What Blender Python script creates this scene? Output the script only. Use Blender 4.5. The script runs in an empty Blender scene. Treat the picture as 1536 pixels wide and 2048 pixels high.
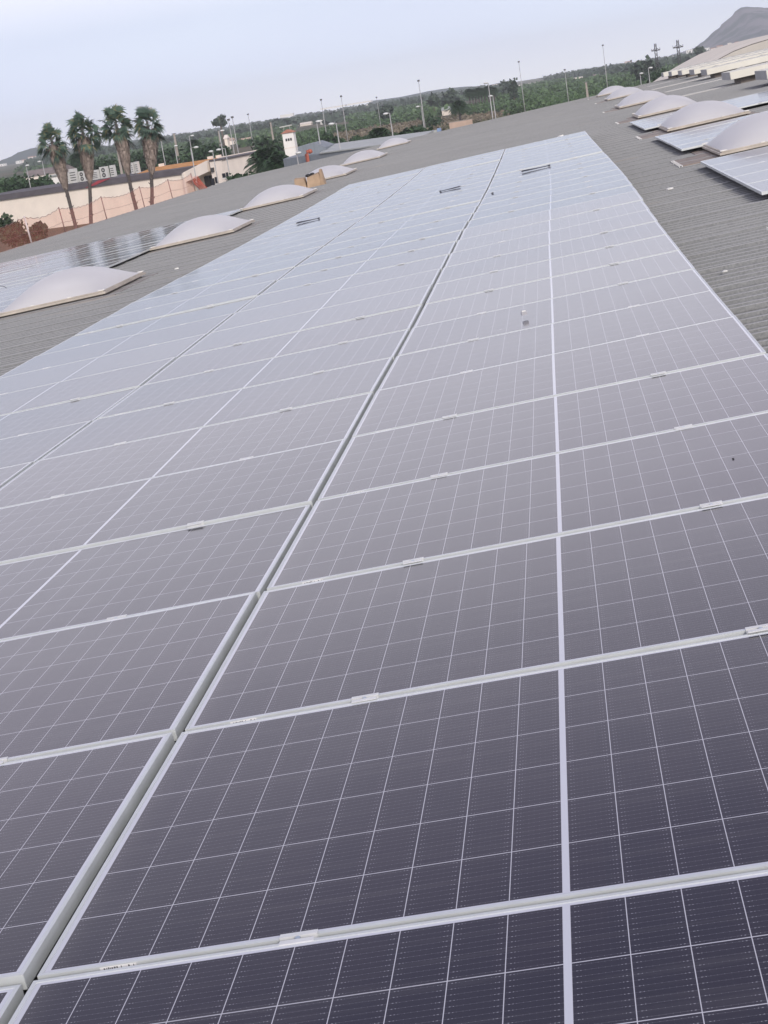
import bpy, math, random
import numpy as np
from mathutils import Matrix, Vector, Euler

R = math.radians
sc = bpy.context.scene
COL = sc.collection

# ------------------------------------------------------------------ camera
F_PX = 3124.82                       # focal length in pixels of the 1536 x 2048 frame
CAM = Vector((1.03403676, -1.22800135, 1.42963272))
RW = ((0.9835994678, 0.0959357630, -0.1527364275),      # right
      (-0.1221482229, -0.2687632633, -0.9554298090),    # down
      (-0.1327098284, 0.9584167349, -0.2526370198))     # forward
cd = bpy.data.cameras.new('camera')
cd.sensor_fit = 'VERTICAL'
cd.sensor_height = 24.0
cd.lens = F_PX / 2048 * 24.0
cd.clip_start = 0.05
cd.clip_end = 20000
cam = bpy.data.objects.new('camera', cd)
COL.objects.link(cam)
m = Matrix(((RW[0][0], -RW[1][0], -RW[2][0], CAM[0]),
            (RW[0][1], -RW[1][1], -RW[2][1], CAM[1]),
            (RW[0][2], -RW[1][2], -RW[2][2], CAM[2]),
            (0, 0, 0, 1)))
cam.matrix_world = m
sc.camera = cam

# ------------------------------------------------------------------ sky, sun, exposure
SUN_EL, SUN_AZ = 27.0, 158.0         # degrees; azimuth measured clockwise from +y
SKY_STRENGTH = 0.12
w = bpy.data.worlds.new('World')
sc.world = w
w.use_nodes = True
nt = w.node_tree
bg = nt.nodes['Background']
sky = nt.nodes.new('ShaderNodeTexSky')
sky.sky_type = 'NISHITA'
sky.sun_disc = False
sky.sun_elevation = R(SUN_EL)
sky.sun_rotation = R(SUN_AZ)
sky.air_density = 1.0
sky.dust_density = 4.0
sky.ozone_density = 2.0
hs = nt.nodes.new('ShaderNodeHueSaturation')
hs.inputs['Saturation'].default_value = 0.5
nt.links.new(sky.outputs[0], hs.inputs['Color'])
# thin high haze: a pale veil laid evenly over the clear sky
veil = nt.nodes.new('ShaderNodeMix')
veil.data_type = 'RGBA'
veil.inputs[0].default_value = 0.82
nt.links.new(hs.outputs[0], veil.inputs[6])
# its brightness in the sky: pinkish white low down, lavender above, a little deeper overhead
geo = nt.nodes.new('ShaderNodeTexCoord')
spz = nt.nodes.new('ShaderNodeSeparateXYZ')
nt.links.new(geo.outputs['Generated'], spz.inputs[0])
ramp = nt.nodes.new('ShaderNodeValToRGB')
cr = ramp.color_ramp
cr.elements[0].position = 0.0; cr.elements[0].color = (1.04, 1.04, 1.14, 1)
cr.elements[1].position = 1.0; cr.elements[1].color = (.440, .455, .545, 1)
e = cr.elements.new(.030); e.color = (.855, .925, 1.12, 1)
e = cr.elements.new(.065); e.color = (.760, .825, 1.00, 1)
e = cr.elements.new(.12); e.color = (1.07, 1.02, 1.16, 1)
e = cr.elements.new(.24); e.color = (1.10, 1.02, 1.17, 1)
e = cr.elements.new(.45); e.color = (.400, .385, .530, 1)
nt.links.new(spz.outputs[2], ramp.inputs[0])
vm = nt.nodes.new('ShaderNodeVectorMath'); vm.operation = 'SCALE'
vm.inputs['Scale'].default_value = 10.0
mpg = nt.nodes.new('ShaderNodeMapping'); mpg.inputs['Scale'].default_value = (1.0, 1.0, 3.2)
nt.links.new(geo.outputs['Generated'], mpg.inputs[0])
ns = nt.nodes.new('ShaderNodeTexNoise'); ns.inputs['Scale'].default_value = 1.7; ns.inputs['Detail'].default_value = 5; ns.inputs['Roughness'].default_value = .5
nt.links.new(mpg.outputs[0], ns.inputs['Vector'])
nr_ = nt.nodes.new('ShaderNodeValToRGB')
nr_.color_ramp.elements[0].position = .34; nr_.color_ramp.elements[0].color = (.93, .92, .97, 1)
nr_.color_ramp.elements[1].position = .68; nr_.color_ramp.elements[1].color = (1.05, 1.08, 1.06, 1)
nt.links.new(ns.outputs['Fac'], nr_.inputs[0])
mu = nt.nodes.new('ShaderNodeVectorMath'); mu.operation = 'MULTIPLY'
nt.links.new(ramp.outputs[0], mu.inputs[0]); nt.links.new(nr_.outputs[0], mu.inputs[1])
nt.links.new(mu.outputs[0], vm.inputs[0])
nt.links.new(vm.outputs[0], veil.inputs[7])
nt.links.new(veil.outputs[2], bg.inputs[0])
bg.inputs[1].default_value = SKY_STRENGTH

sl = bpy.data.lights.new('sun', 'SUN')
sl.energy = 2.5
sl.angle = R(15)
sl.color = (1.0, 0.93, 0.84)
sun = bpy.data.objects.new('sun', sl)
COL.objects.link(sun)
sd = Vector((math.sin(R(SUN_AZ)) * math.cos(R(SUN_EL)), math.cos(R(SUN_AZ)) * math.cos(R(SUN_EL)), math.sin(R(SUN_EL))))
sun.rotation_euler = (-sd).to_track_quat('-Z', 'Y').to_euler()

sc.view_settings.view_transform = 'Standard'
sc.view_settings.look = 'None'
sc.view_settings.exposure = 0.0
sc.view_settings.gamma = 1.0
sc.render.engine = 'CYCLES'
sc.cycles.use_denoising = True
sc.cycles.max_bounces = 6
sc.cycles.transparent_max_bounces = 12
sc.cycles.volume_bounces = 2
sc.cycles.sample_clamp_indirect = 6

# ------------------------------------------------------------------ helpers
GROUND = -8.6


def at(px, py, Y):
    """world point on the plane y = Y that the photograph shows at pixel (px, py)"""
    q = ((px - 768) / F_PX, (py - 1024) / F_PX, 1.0)
    r = Vector([sum(RW[i][j] * q[i] for i in range(3)) for j in range(3)])
    return CAM + r * ((Y - CAM.y) / r.y)


def in_frame(p, margin=20):
    d = Vector(p) - CAM
    q = [sum(RW[i][j] * d[j] for j in range(3)) for i in range(3)]
    if q[2] < 0.2:
        return False
    x, y = 768 + F_PX * q[0] / q[2], 1024 + F_PX * q[1] / q[2]
    return -margin < x < 1536 + margin and -margin < y < 2048 + margin


def tag(o, label=None, cat=None, group=None, kind=None):
    if label: o['label'] = label
    if cat: o['category'] = cat
    if group: o['group'] = group
    if kind: o['kind'] = kind
    return o


def empty(name, loc=(0, 0, 0), rot=(0, 0, 0)):
    o = bpy.data.objects.new(name, None)
    o.empty_display_size = 0.2
    o.location = loc
    o.rotation_euler = rot
    COL.objects.link(o)
    return o


def link(name, me, parent=None, loc=None, rot=None):
    o = bpy.data.objects.new(name, me)
    COL.objects.link(o)
    if parent: o.parent = parent
    if loc is not None: o.location = loc
    if rot is not None: o.rotation_euler = rot
    return o


def children(o):
    return [c for c in bpy.data.objects if c.parent == o]


def copy_tree(o, kids, parent=None):
    """kids: {object: [children]} gathered once; copies a thing, its parts and their sub-parts"""
    c = o.copy()
    COL.objects.link(c)
    if parent: c.parent = parent
    for k in kids.get(o, []):
        copy_tree(k, kids, c)
    return c


def kid_map(o):
    d = {o: children(o)}
    for c in d[o]:
        d.update(kid_map(c))
    return d


class MB:
    """collects simple shapes; build() links them as ONE mesh object"""
    def __init__(s):
        s.v, s.f, s.uv = [], [], None

    def add(s, vs, fs):
        n = len(s.v)
        s.v += [tuple(p) for p in vs]
        s.f += [tuple(n + i for i in f) for f in fs]
        return s

    def box(s, x0, x1, y0, y1, z0, z1):
        return s.add([(x0, y0, z0), (x1, y0, z0), (x1, y1, z0), (x0, y1, z0), (x0, y0, z1), (x1, y0, z1), (x1, y1, z1), (x0, y1, z1)],
                     [(0, 3, 2, 1), (4, 5, 6, 7), (0, 1, 5, 4), (1, 2, 6, 5), (2, 3, 7, 6), (3, 0, 4, 7)])

    def prism(s, low, high):
        """closed solid between two polygons with equal counts"""
        n = len(low)
        return s.add(list(low) + list(high), [tuple(range(n))[::-1], tuple(range(n, 2 * n))] + [(i, (i + 1) % n, n + (i + 1) % n, n + i) for i in range(n)])

    def tube(s, pts, rad, n=8, cap=True):
        pts = [Vector(p) for p in pts]
        rr = rad if isinstance(rad, (list, tuple)) else [rad] * len(pts)
        rings = []
        for i, p in enumerate(pts):
            d = (pts[min(i + 1, len(pts) - 1)] - pts[max(i - 1, 0)]).normalized()
            a = d.cross(Vector((0, 0, 1)) if abs(d.z) < .9 else Vector((1, 0, 0))).normalized()
            b = d.cross(a)
            rings.append([p + (a * math.cos(t) + b * math.sin(t)) * rr[i] for t in [2 * math.pi * k / n for k in range(n)]])
        vs = [q for r_ in rings for q in r_]
        fs = [(i * n + k, i * n + (k + 1) % n, (i + 1) * n + (k + 1) % n, (i + 1) * n + k) for i in range(len(pts) - 1) for k in range(n)]
        if cap:
            fs += [tuple(range(n))[::-1], tuple(range((len(pts) - 1) * n, len(pts) * n))]
        return s.add(vs, fs)

    def ball(s, c, r, n=10, m=6, sz=1.0):
        vs, fs = [], []
        for i in range(m + 1):
            t = math.pi * i / m
            for k in range(n):
                p = 2 * math.pi * k / n
                vs.append((c[0] + r * math.sin(t) * math.cos(p), c[1] + r * math.sin(t) * math.sin(p), c[2] + r * sz * math.cos(t)))
        for i in range(m):
            for k in range(n):
                fs.append((i * n + k, (i + 1) * n + k, (i + 1) * n + (k + 1) % n, i * n + (k + 1) % n))
        return s.add(vs, fs)

    def mesh(s, name, mat=None, smooth=False):
        me = bpy.data.meshes.new(name)
        me.from_pydata(s.v, [], s.f)
        if mat: me.materials.append(mat)
        if smooth:
            me.polygons.foreach_set('use_smooth', [True] * len(me.polygons))
        me.update()
        return me

    def build(s, name, mat=None, parent=None, smooth=False, loc=None, rot=None):
        return link(name, s.mesh(name, mat, smooth), parent, loc, rot)


def np_mesh(name, v, quads, mat):
    """fast mesh of quads from numpy arrays"""
    me = bpy.data.meshes.new(name)
    v = np.asarray(v, dtype=np.float32); quads = np.asarray(quads, dtype=np.int32)
    me.vertices.add(len(v)); me.vertices.foreach_set('co', v.ravel())
    me.loops.add(quads.size); me.loops.foreach_set('vertex_index', quads.ravel())
    me.polygons.add(len(quads)); me.polygons.foreach_set('loop_start', np.arange(0, quads.size, 4, dtype=np.int32))
    me.polygons.foreach_set('loop_total', np.full(len(quads), 4, dtype=np.int32))
    me.materials.append(mat)
    me.update(calc_edges=True)
    me.validate()
    return me


# ------------------------------------------------------------------ materials
def mat(name):
    m_ = bpy.data.materials.new(name)
    m_.use_nodes = True
    return m_, m_.node_tree, m_.node_tree.nodes['Principled BSDF']


def simple(name, col, rough=0.6, metal=0.0, var=0.12, scale=6.0, bump=0.0, spec=0.5, coords='Object', stretch=(1, 1, 1)):
    """colour with a two-scale noise variation, some roughness variation and an optional bump"""
    m_, t, p = mat(name)
    tc = t.nodes.new('ShaderNodeTexCoord')
    mp = t.nodes.new('ShaderNodeMapping'); mp.inputs['Scale'].default_value = stretch
    t.links.new(tc.outputs[coords], mp.inputs[0])
    n = t.nodes.new('ShaderNodeTexNoise'); n.inputs['Scale'].default_value = scale; n.inputs['Detail'].default_value = 6
    t.links.new(mp.outputs[0], n.inputs['Vector'])
    r = t.nodes.new('ShaderNodeValToRGB')
    r.color_ramp.elements[0].position = .3; r.color_ramp.elements[1].position = .7
    r.color_ramp.elements[0].color = (*[c * (1 - var) for c in col], 1)
    r.color_ramp.elements[1].color = (*[min(1, c * (1 + var)) for c in col], 1)
    t.links.new(n.outputs['Fac'], r.inputs[0]); t.links.new(r.outputs[0], p.inputs['Base Color'])
    p.inputs['Roughness'].default_value = rough; p.inputs['Metallic'].default_value = metal
    p.inputs['Specular IOR Level'].default_value = spec
    if bump:
        b = t.nodes.new('ShaderNodeBump'); b.inputs['Strength'].default_value = bump; b.inputs['Distance'].default_value = .02
        t.links.new(n.outputs['Fac'], b.inputs['Height']); t.links.new(b.outputs[0], p.inputs['Normal'])
    return m_


class N:
    """tiny maths-node builder"""
    def __init__(s, t): s.t = t

    def op(s, o, a, b=None, c=None):
        n = s.t.nodes.new('ShaderNodeMath'); n.operation = o
        for i, x in enumerate((a, b, c)):
            if x is None: continue
            if isinstance(x, (int, float)): n.inputs[i].default_value = x
            else: s.t.links.new(x, n.inputs[i])
        return n.outputs[0]

    def mix(s, f, a, b):
        n = s.t.nodes.new('ShaderNodeMix'); n.data_type = 'RGBA'
        for i, x in ((0, f), (6, a), (7, b)):
            if isinstance(x, (int, float)): n.inputs[i].default_value = x
            elif isinstance(x, tuple): n.inputs[i].default_value = (*x, 1)
            else: s.t.links.new(x, n.inputs[i])
        return n.outputs[2]


PW, PD, PT = 1.9090, 1.1425, 0.030        # panel width (across), depth, thickness
PITCH, GAP = 1.16008, 0.0245
LIP = 0.0085


def make_glass():
    m_, t, p = mat('solar_glass')
    k = N(t)
    tc = t.nodes.new('ShaderNodeTexCoord')
    sp = t.nodes.new('ShaderNodeSeparateXYZ'); t.links.new(tc.outputs['Object'], sp.inputs[0])
    x, y = sp.outputs[0], sp.outputs[1]
    oi = t.nodes.new('ShaderNodeObjectInfo')
    rnd = oi.outputs['Random']
    # across: two halves of ten half-cells, a white strip between
    u = k.op('SUBTRACT', k.op('ABSOLUTE', k.op('SUBTRACT', x, PW / 2)), 0.0059)
    cu = (PW / 2 - .0059 - .0190) / 10
    fu = k.op('FRACT', k.op('DIVIDE', u, cu))
    du = k.op('MULTIPLY', k.op('SUBTRACT', 0.5, k.op('ABSOLUTE', k.op('SUBTRACT', fu, 0.5))), cu)   # distance to cell edge
    v_ = k.op('SUBTRACT', y, 0.0165)
    cv = (PD - 0.033) / 6
    fv = k.op('FRACT', k.op('DIVIDE', v_, cv))
    dv = k.op('MULTIPLY', k.op('SUBTRACT', 0.5, k.op('ABSOLUTE', k.op('SUBTRACT', fv, 0.5))), cv)
    white = k.op('LESS_THAN', u, 0.0)
    white = k.op('MAXIMUM', white, k.op('GREATER_THAN', u, cu * 10))
    white = k.op('MAXIMUM', white, k.op('LESS_THAN', v_, 0.0))
    white = k.op('MAXIMUM', white, k.op('GREATER_THAN', v_, cv * 6))
    line = k.op('MAXIMUM', k.op('LESS_THAN', du, 0.0008), k.op('LESS_THAN', dv, 0.0012))
    # ribbon wires and their solder spots
    nb = 11
    fb = k.op('FRACT', k.op('MULTIPLY', k.op('DIVIDE', v_, cv), nb))
    db = k.op('MULTIPLY', k.op('ABSOLUTE', k.op('SUBTRACT', fb, 0.5)), cv / nb)
    wire = k.op('LESS_THAN', db, 0.00035)
    spot = k.op('MULTIPLY', k.op('LESS_THAN', db, 0.0010), k.op('LESS_THAN', k.op('ABSOLUTE', k.op('SUBTRACT', du, 0.0085)), 0.0012))
    spot2 = k.op('MULTIPLY', k.op('LESS_THAN', db, 0.0009), k.op('LESS_THAN', k.op('ABSOLUTE', k.op('SUBTRACT', du, 0.0145)), 0.0009))
    dash = k.op('LESS_THAN', k.op('FRACT', k.op('MULTIPLY', fu, 9.0)), 0.12)
    spot3 = k.op('MULTIPLY', k.op('MULTIPLY', k.op('LESS_THAN', db, 0.0007), dash), 0.5)
    spot = k.op('MAXIMUM', k.op('MAXIMUM', spot, spot2), spot3)
    # cell colour: slight shift from cell to cell and from panel to panel
    ci = k.op('ADD', k.op('FLOOR', k.op('DIVIDE', x, cu)), k.op('MULTIPLY', k.op('FLOOR', k.op('DIVIDE', v_, cv)), 37.0))
    wn = t.nodes.new('ShaderNodeTexWhiteNoise'); wn.noise_dimensions = '1D'
    t.links.new(k.op('ADD', ci, k.op('MULTIPLY', rnd, 900.0)), wn.inputs['W'])
    base = k.mix(rnd, (0.0105, 0.0090, 0.026), (0.0135, 0.0130, 0.026))
    base = k.mix(k.op('MULTIPLY', wn.outputs[0], 0.45), base, (0.018, 0.0135, 0.028))
    c = k.mix(k.op('MULTIPLY', wire, 0.75), base, (0.13, 0.13, 0.155))
    c = k.mix(spot, c, (0.26, 0.26, 0.30))
    c = k.mix(line, c, (0.56, 0.56, 0.62))
    c = k.mix(white, c, (0.60, 0.62, 0.69))
    # a thin film of dust
    n1 = t.nodes.new('ShaderNodeTexNoise'); n1.inputs['Scale'].default_value = 2.2; n1.inputs['Detail'].default_value = 5
    va = t.nodes.new('ShaderNodeVectorMath'); va.operation = 'ADD'
    cb = t.nodes.new('ShaderNodeCombineXYZ'); t.links.new(k.op('MULTIPLY', rnd, 50.0), cb.inputs[0]); t.links.new(k.op('MULTIPLY', rnd, 31.0), cb.inputs[2])
    t.links.new(tc.outputs['Object'], va.inputs[0]); t.links.new(cb.outputs[0], va.inputs[1]); t.links.new(va.outputs[0], n1.inputs['Vector'])
    dust = k.op('MULTIPLY', n1.outputs['Fac'], k.op('ADD', .008, k.op('MULTIPLY', rnd, .045)))
    c = k.mix(dust, c, (0.42, 0.40, 0.37))
    # rain streaks down the slope, a dirt band along the low short edge, a few droppings
    mp2 = t.nodes.new('ShaderNodeMapping'); mp2.inputs['Scale'].default_value = (.7, 14, 1)
    t.links.new(va.outputs[0], mp2.inputs[0])
    n3 = t.nodes.new('ShaderNodeTexNoise'); n3.inputs['Scale'].default_value = 2.0; n3.inputs['Detail'].default_value = 4
    t.links.new(mp2.outputs[0], n3.inputs['Vector'])
    stk = k.op('MULTIPLY', k.op('MAXIMUM', k.op('SUBTRACT', n3.outputs['Fac'], .52), 0.0), .22)
    c = k.mix(stk, c, (0.40, 0.385, 0.36))
    bm = t.nodes.new('ShaderNodeMapRange'); bm.inputs[1].default_value = .11; bm.inputs[2].default_value = .0
    bm.interpolation_type = 'SMOOTHSTEP'
    t.links.new(k.op('ADD', x, k.op('MULTIPLY', n1.outputs['Fac'], .05)), bm.inputs[0])
    band = k.op('MULTIPLY', bm.outputs[0], .12)
    c = k.mix(band, c, (0.34, 0.32, 0.29))
    vo = t.nodes.new('ShaderNodeTexVoronoi'); vo.inputs['Scale'].default_value = 5.0
    t.links.new(va.outputs[0], vo.inputs['Vector'])
    sx = t.nodes.new('ShaderNodeSeparateColor'); t.links.new(vo.outputs['Color'], sx.inputs[0])
    drop = k.op('MULTIPLY', k.op('GREATER_THAN', sx.outputs[0], .965), k.op('LESS_THAN', vo.outputs['Distance'], k.op('MULTIPLY', sx.outputs[1], .045)))
    c = k.mix(k.op('MULTIPLY', drop, .6), c, (0.46, 0.45, 0.42))
    t.links.new(c, p.inputs['Base Color'])
    t.links.new(k.op('ADD', .42, k.op('MULTIPLY', rnd, .15)), p.inputs['Specular IOR Level'])
    p.inputs['IOR'].default_value = 1.46
    rr = k.op('ADD', 0.075, k.op('MULTIPLY', n1.outputs['Fac'], 0.05))
    t.links.new(rr, p.inputs['Roughness'])
    # the glass is never perfectly flat
    n2 = t.nodes.new('ShaderNodeTexNoise'); n2.inputs['Scale'].default_value = 1.3; n2.inputs['Detail'].default_value = 1
    t.links.new(va.outputs[0], n2.inputs['Vector'])
    bp = t.nodes.new('ShaderNodeBump'); bp.inputs['Strength'].default_value = 1.0; bp.inputs['Distance'].default_value = 0.0016
    t.links.new(n2.outputs['Fac'], bp.inputs['Height']); t.links.new(bp.outputs[0], p.inputs['Normal'])
    return m_


def make_roof_mat():
    m_, t, p = mat('corrugated_roof_sheet')
    k = N(t)
    tc = t.nodes.new('ShaderNodeTexCoord')
    def noise(sx, sy, scale, det=6, rough=.55):
        mp = t.nodes.new('ShaderNodeMapping'); mp.inputs['Scale'].default_value = (sx, sy, 1)
        t.links.new(tc.outputs['Object'], mp.inputs[0])
        n = t.nodes.new('ShaderNodeTexNoise'); n.inputs['Scale'].default_value = scale; n.inputs['Detail'].default_value = det; n.inputs['Roughness'].default_value = rough
        t.links.new(mp.outputs[0], n.inputs['Vector'])
        return n.outputs['Fac']
    def rng(v_, a, b):
        n = t.nodes.new('ShaderNodeMapRange'); n.inputs[1].default_value = a; n.inputs[2].default_value = b
        t.links.new(v_, n.inputs[0]); return n.outputs[0]
    streak = rng(noise(.25, 2.6, 2.0), .35, .7)
    patch = rng(noise(1, 1, .35, 4), .35, .65)
    mottle = rng(noise(1.0, 2.0, 14.0, 5, .7), .42, .72)
    grit = rng(noise(1, 1, 60, 3), .3, .75)
    c = k.mix(patch, (.172, .180, .184), (.212, .219, .222))
    c = k.mix(k.op('MULTIPLY', streak, .5), c, (.165, .168, .168))
    c = k.mix(k.op('MULTIPLY', mottle, .22), c, (.13, .13, .133))
    c = k.mix(k.op('MULTIPLY', grit, .30), c, (.46, .46, .455))
    # rib shading put into the colour: dark beside the ribs, bright on crests
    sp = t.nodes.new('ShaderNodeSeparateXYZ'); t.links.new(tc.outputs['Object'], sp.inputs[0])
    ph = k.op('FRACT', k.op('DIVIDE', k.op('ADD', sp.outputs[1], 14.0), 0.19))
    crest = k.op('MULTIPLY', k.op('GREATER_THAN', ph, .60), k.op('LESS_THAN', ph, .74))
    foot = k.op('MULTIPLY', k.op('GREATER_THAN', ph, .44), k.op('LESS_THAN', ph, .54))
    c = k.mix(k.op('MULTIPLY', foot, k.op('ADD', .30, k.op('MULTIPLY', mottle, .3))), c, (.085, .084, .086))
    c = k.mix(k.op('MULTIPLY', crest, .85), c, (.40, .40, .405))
    lap = k.op('LESS_THAN', k.op('FRACT', k.op('DIVIDE', k.op('ADD', sp.outputs[1], 14.02), 0.95)), .045)
    c = k.mix(k.op('MULTIPLY', lap, .45), c, (.07, .07, .072))
    rust = rng(noise(.5, 3.0, .9, 5), .63, .74)
    c = k.mix(k.op('MULTIPLY', rust, .35), c, (.44, .37, .31))
    t.links.new(c, p.inputs['Base Color'])
    p.inputs['Roughness'].default_value = .7
    p.inputs['Specular IOR Level'].default_value = .3
    b = t.nodes.new('ShaderNodeBump'); b.inputs['Strength'].default_value = .35; b.inputs['Distance'].default_value = .01
    t.links.new(grit, b.inputs['Height']); t.links.new(b.outputs[0], p.inputs['Normal'])
    return m_


def leafmat(name, dark, light, dry=None, rough=.55):
    m_, t, p = mat(name)
    k = N(t)
    g = t.nodes.new('ShaderNodeNewGeometry')
    tc = t.nodes.new('ShaderNodeTexCoord')
    n = t.nodes.new('ShaderNodeTexNoise'); n.inputs['Scale'].default_value = .9; n.inputs['Detail'].default_value = 3
    t.links.new(tc.outputs['Object'], n.inputs['Vector'])
    f = k.op('ADD', k.op('MULTIPLY', g.outputs['Random Per Island'], .6), k.op('MULTIPLY', k.op('SUBTRACT', n.outputs['Fac'], .3), .9))
    f = k.op('MINIMUM', k.op('MAXIMUM', f, 0.0), 1.0)
    c = k.mix(f, dark, light)
    if dry:
        c = k.mix(k.op('GREATER_THAN', g.outputs['Random Per Island'], .88), c, dry)
    t.links.new(c, p.inputs['Base Color'])
    p.inputs['Roughness'].default_value = rough
    p.inputs['Specular IOR Level'].default_value = .25
    return m_


M = {}
M['glass'] = make_glass()
M['alu'] = simple('anodised_aluminium', (.64, .67, .67), .42, .35, .06, 9)
M['alu_clamp'] = simple('milled_aluminium', (.70, .71, .71), .38, .2, .06, 30)
M['bolt'] = simple('zinc_bolt', (.45, .52, .58), .3, .8, .1, 40)
M['sticker'] = simple('paper_sticker', (.78, .78, .78), .6, 0, .03, 20)
M['ink'] = simple('printed_ink', (.12, .12, .13), .7, 0, .2, 300)
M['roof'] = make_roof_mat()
M['strip'] = simple('weathered_roof_light', (.58, .56, .51), .55, 0, .12, 3, stretch=(.4, 3, 1))
M['flash'] = simple('stained_flashing', (.25, .205, .175), .7, 0, .3, 5, .2)
M['kerb'] = simple('grey_kerb_sheet', (.27, .25, .23), .7, 0, .15, 6)
M['flange'] = simple('cream_flange', (.47, .425, .365), .6, 0, .14, 5)
M['white_plastic'] = simple('white_plastic', (.74, .73, .70), .5, 0, .06, 20)
M['dark_gap'] = simple('shadow_gap_foam', (.05, .045, .04), .9, 0, .2, 20)
M['black_metal'] = simple('black_tool_metal', (.06, .065, .085), .4, .5, .25, 40)
M['card'] = simple('brown_cardboard', (.40, .285, .19), .8, 0, .18, 4, .3)
M['black_bag'] = simple('black_plastic_bag', (.02, .02, .022), .35, 0, .3, 10, .4)
M['cream'] = simple('cream_render', (.84, .75, .65), .85, 0, .05, .6)
M['cream2'] = simple('pale_pink_render', (.76, .68, .61), .85, 0, .06, .8)
M['white_wall'] = simple('whitewashed_render', (.80, .78, .75), .85, 0, .05, .8)
M['fascia'] = simple('dark_roof_felt', (.095, .085, .095), .8, 0, .2, .8)
M['roof_grey'] = simple('grey_brown_roof', (.21, .175, .165), .8, 0, .2, .6)
M['orange_tile'] = simple('orange_clay_tile', (.50, .235, .075), .8, 0, .25, 1.2)
M['red_tile'] = simple('red_clay_tile', (.40, .17, .11), .8, 0, .22, 2)
M['dark_glass'] = simple('dark_window_glass', (.02, .022, .03), .12, 0, .2, 2)
M['ac_white'] = simple('white_enamel', (.54, .54, .52), .5, 0, .05, 2)
M['ac_dark'] = simple('dark_grille', (.05, .05, .05), .6, 0, .2, 8)
M['red_sheet'] = simple('red_tarpaulin', (.33, .045, .06), .6, 0, .2, 1.5)
M['metal_blue'] = simple('blue_grey_cladding', (.20, .225, .255), .55, .2, .1, 1.2, stretch=(3, 3, .2))
M['metal_pale'] = simple('pale_grey_sheet_roof', (.36, .38, .37), .5, .1, .14, .7)
M['pipe_red'] = simple('red_oxide_pipe', (.38, .10, .06), .6, 0, .15, 3)
M['galv'] = simple('galvanised_pole', (.40, .40, .40), .55, .4, .1, 1)
M['galv_dark'] = simple('dark_lattice_steel', (.10, .10, .105), .6, .3, .15, 1)
M['concrete'] = simple('concrete_pole', (.33, .29, .26), .85, 0, .15, 1)
M['lamp'] = simple('pale_lamp_shell', (.66, .67, .66), .4, 0, .04, 3)
M['trunk'] = simple('palm_bark', (.085, .072, .068), .9, 0, .3, 6, .5)
M['bark'] = simple('tree_bark', (.12, .095, .075), .9, 0, .3, 3, .4)
M['cream_metal'] = simple('cream_sheet_metal', (.72, .665, .60), .6, .0, .07, .35, stretch=(.3, 3, .3))
M['box_white'] = simple('cream_white_panel', (.70, .68, .60), .55, 0, .06, .8)
M['box_end'] = simple('grey_end_cap', (.36, .36, .36), .6, .1, .08, 1.5)
M['box_under'] = simple('brown_grey_upstand', (.24, .21, .19), .8, 0, .18, 2)
M['hall_wall'] = simple('hall_wall_render', (.55, .52, .47), .85, 0, .1, .5)
M['pallet_blue'] = simple('blue_sheeting', (.20, .30, .50), .5, 0, .3, 1)
M['brick'] = simple('salmon_block_wall', (.46, .34, .27), .9, 0, .15, .7)
M['clear'] = simple('clear_plastic', (.40, .40, .43), .12, 0, .05, 30)
M['speck'] = simple('dark_dropping', (.03, .03, .035), .8, 0, .2, 80)
M['post_red'] = simple('weathered_red_post', (.28, .16, .15), .7, .2, .2, 5)
M['post_white'] = simple('white_net_post', (.60, .53, .52), .6, 0, .1, 5)
M['palm_leaf'] = leafmat('palm_leaf', (.040, .075, .060), (.135, .20, .145), (.22, .20, .10))
M['palm_dead'] = leafmat('dry_palm_skirt', (.12, .095, .082), (.38, .31, .27))
M['citrus'] = leafmat('citrus_leaf', (.028, .060, .026), (.105, .175, .070))
M['scrub'] = leafmat('dry_scrub', (.10, .085, .06), (.24, .20, .14))
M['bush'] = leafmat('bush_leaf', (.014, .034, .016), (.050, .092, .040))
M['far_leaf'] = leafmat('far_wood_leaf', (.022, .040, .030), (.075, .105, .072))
M['red_bush'] = leafmat('ornamental_tree_leaf', (.020, .036, .018), (.06, .085, .045))


def ground_mat():
    m_, t, p = mat('field_soil_and_grass')
    k = N(t)
    tc = t.nodes.new('ShaderNodeTexCoord')
    def nz(scale, det, off, sx=1, sy=1):
        mp = t.nodes.new('ShaderNodeMapping'); mp.inputs['Location'].default_value = (off, off * .7, 0); mp.inputs['Scale'].default_value = (sx, sy, 1)
        t.links.new(tc.outputs['Object'], mp.inputs[0])
        n = t.nodes.new('ShaderNodeTexNoise'); n.inputs['Scale'].default_value = scale; n.inputs['Detail'].default_value = det
        t.links.new(mp.outputs[0], n.inputs['Vector']); return n.outputs['Fac']
    def rg(v_, a, b):
        n = t.nodes.new('ShaderNodeMapRange'); n.inputs[1].default_value = a; n.inputs[2].default_value = b
        t.links.new(v_, n.inputs[0]); return n.outputs[0]
    a = rg(nz(.012, 5, 3, 1, .5), .40, .60)
    b = rg(nz(.15, 5, 9), .35, .7)
    c = k.mix(a, (.050, .068, .036), (.135, .110, .078))
    c = k.mix(k.op('MULTIPLY', b, .5), c, (.16, .135, .095))
    d = rg(nz(1.6, 4, 1), .4, .75)
    c = k.mix(k.op('MULTIPLY', d, .35), c, (.045, .055, .03))
    t.links.new(c, p.inputs['Base Color']); p.inputs['Roughness'].default_value = .95
    p.inputs['Specular IOR Level'].default_value = .1
    return m_


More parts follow.
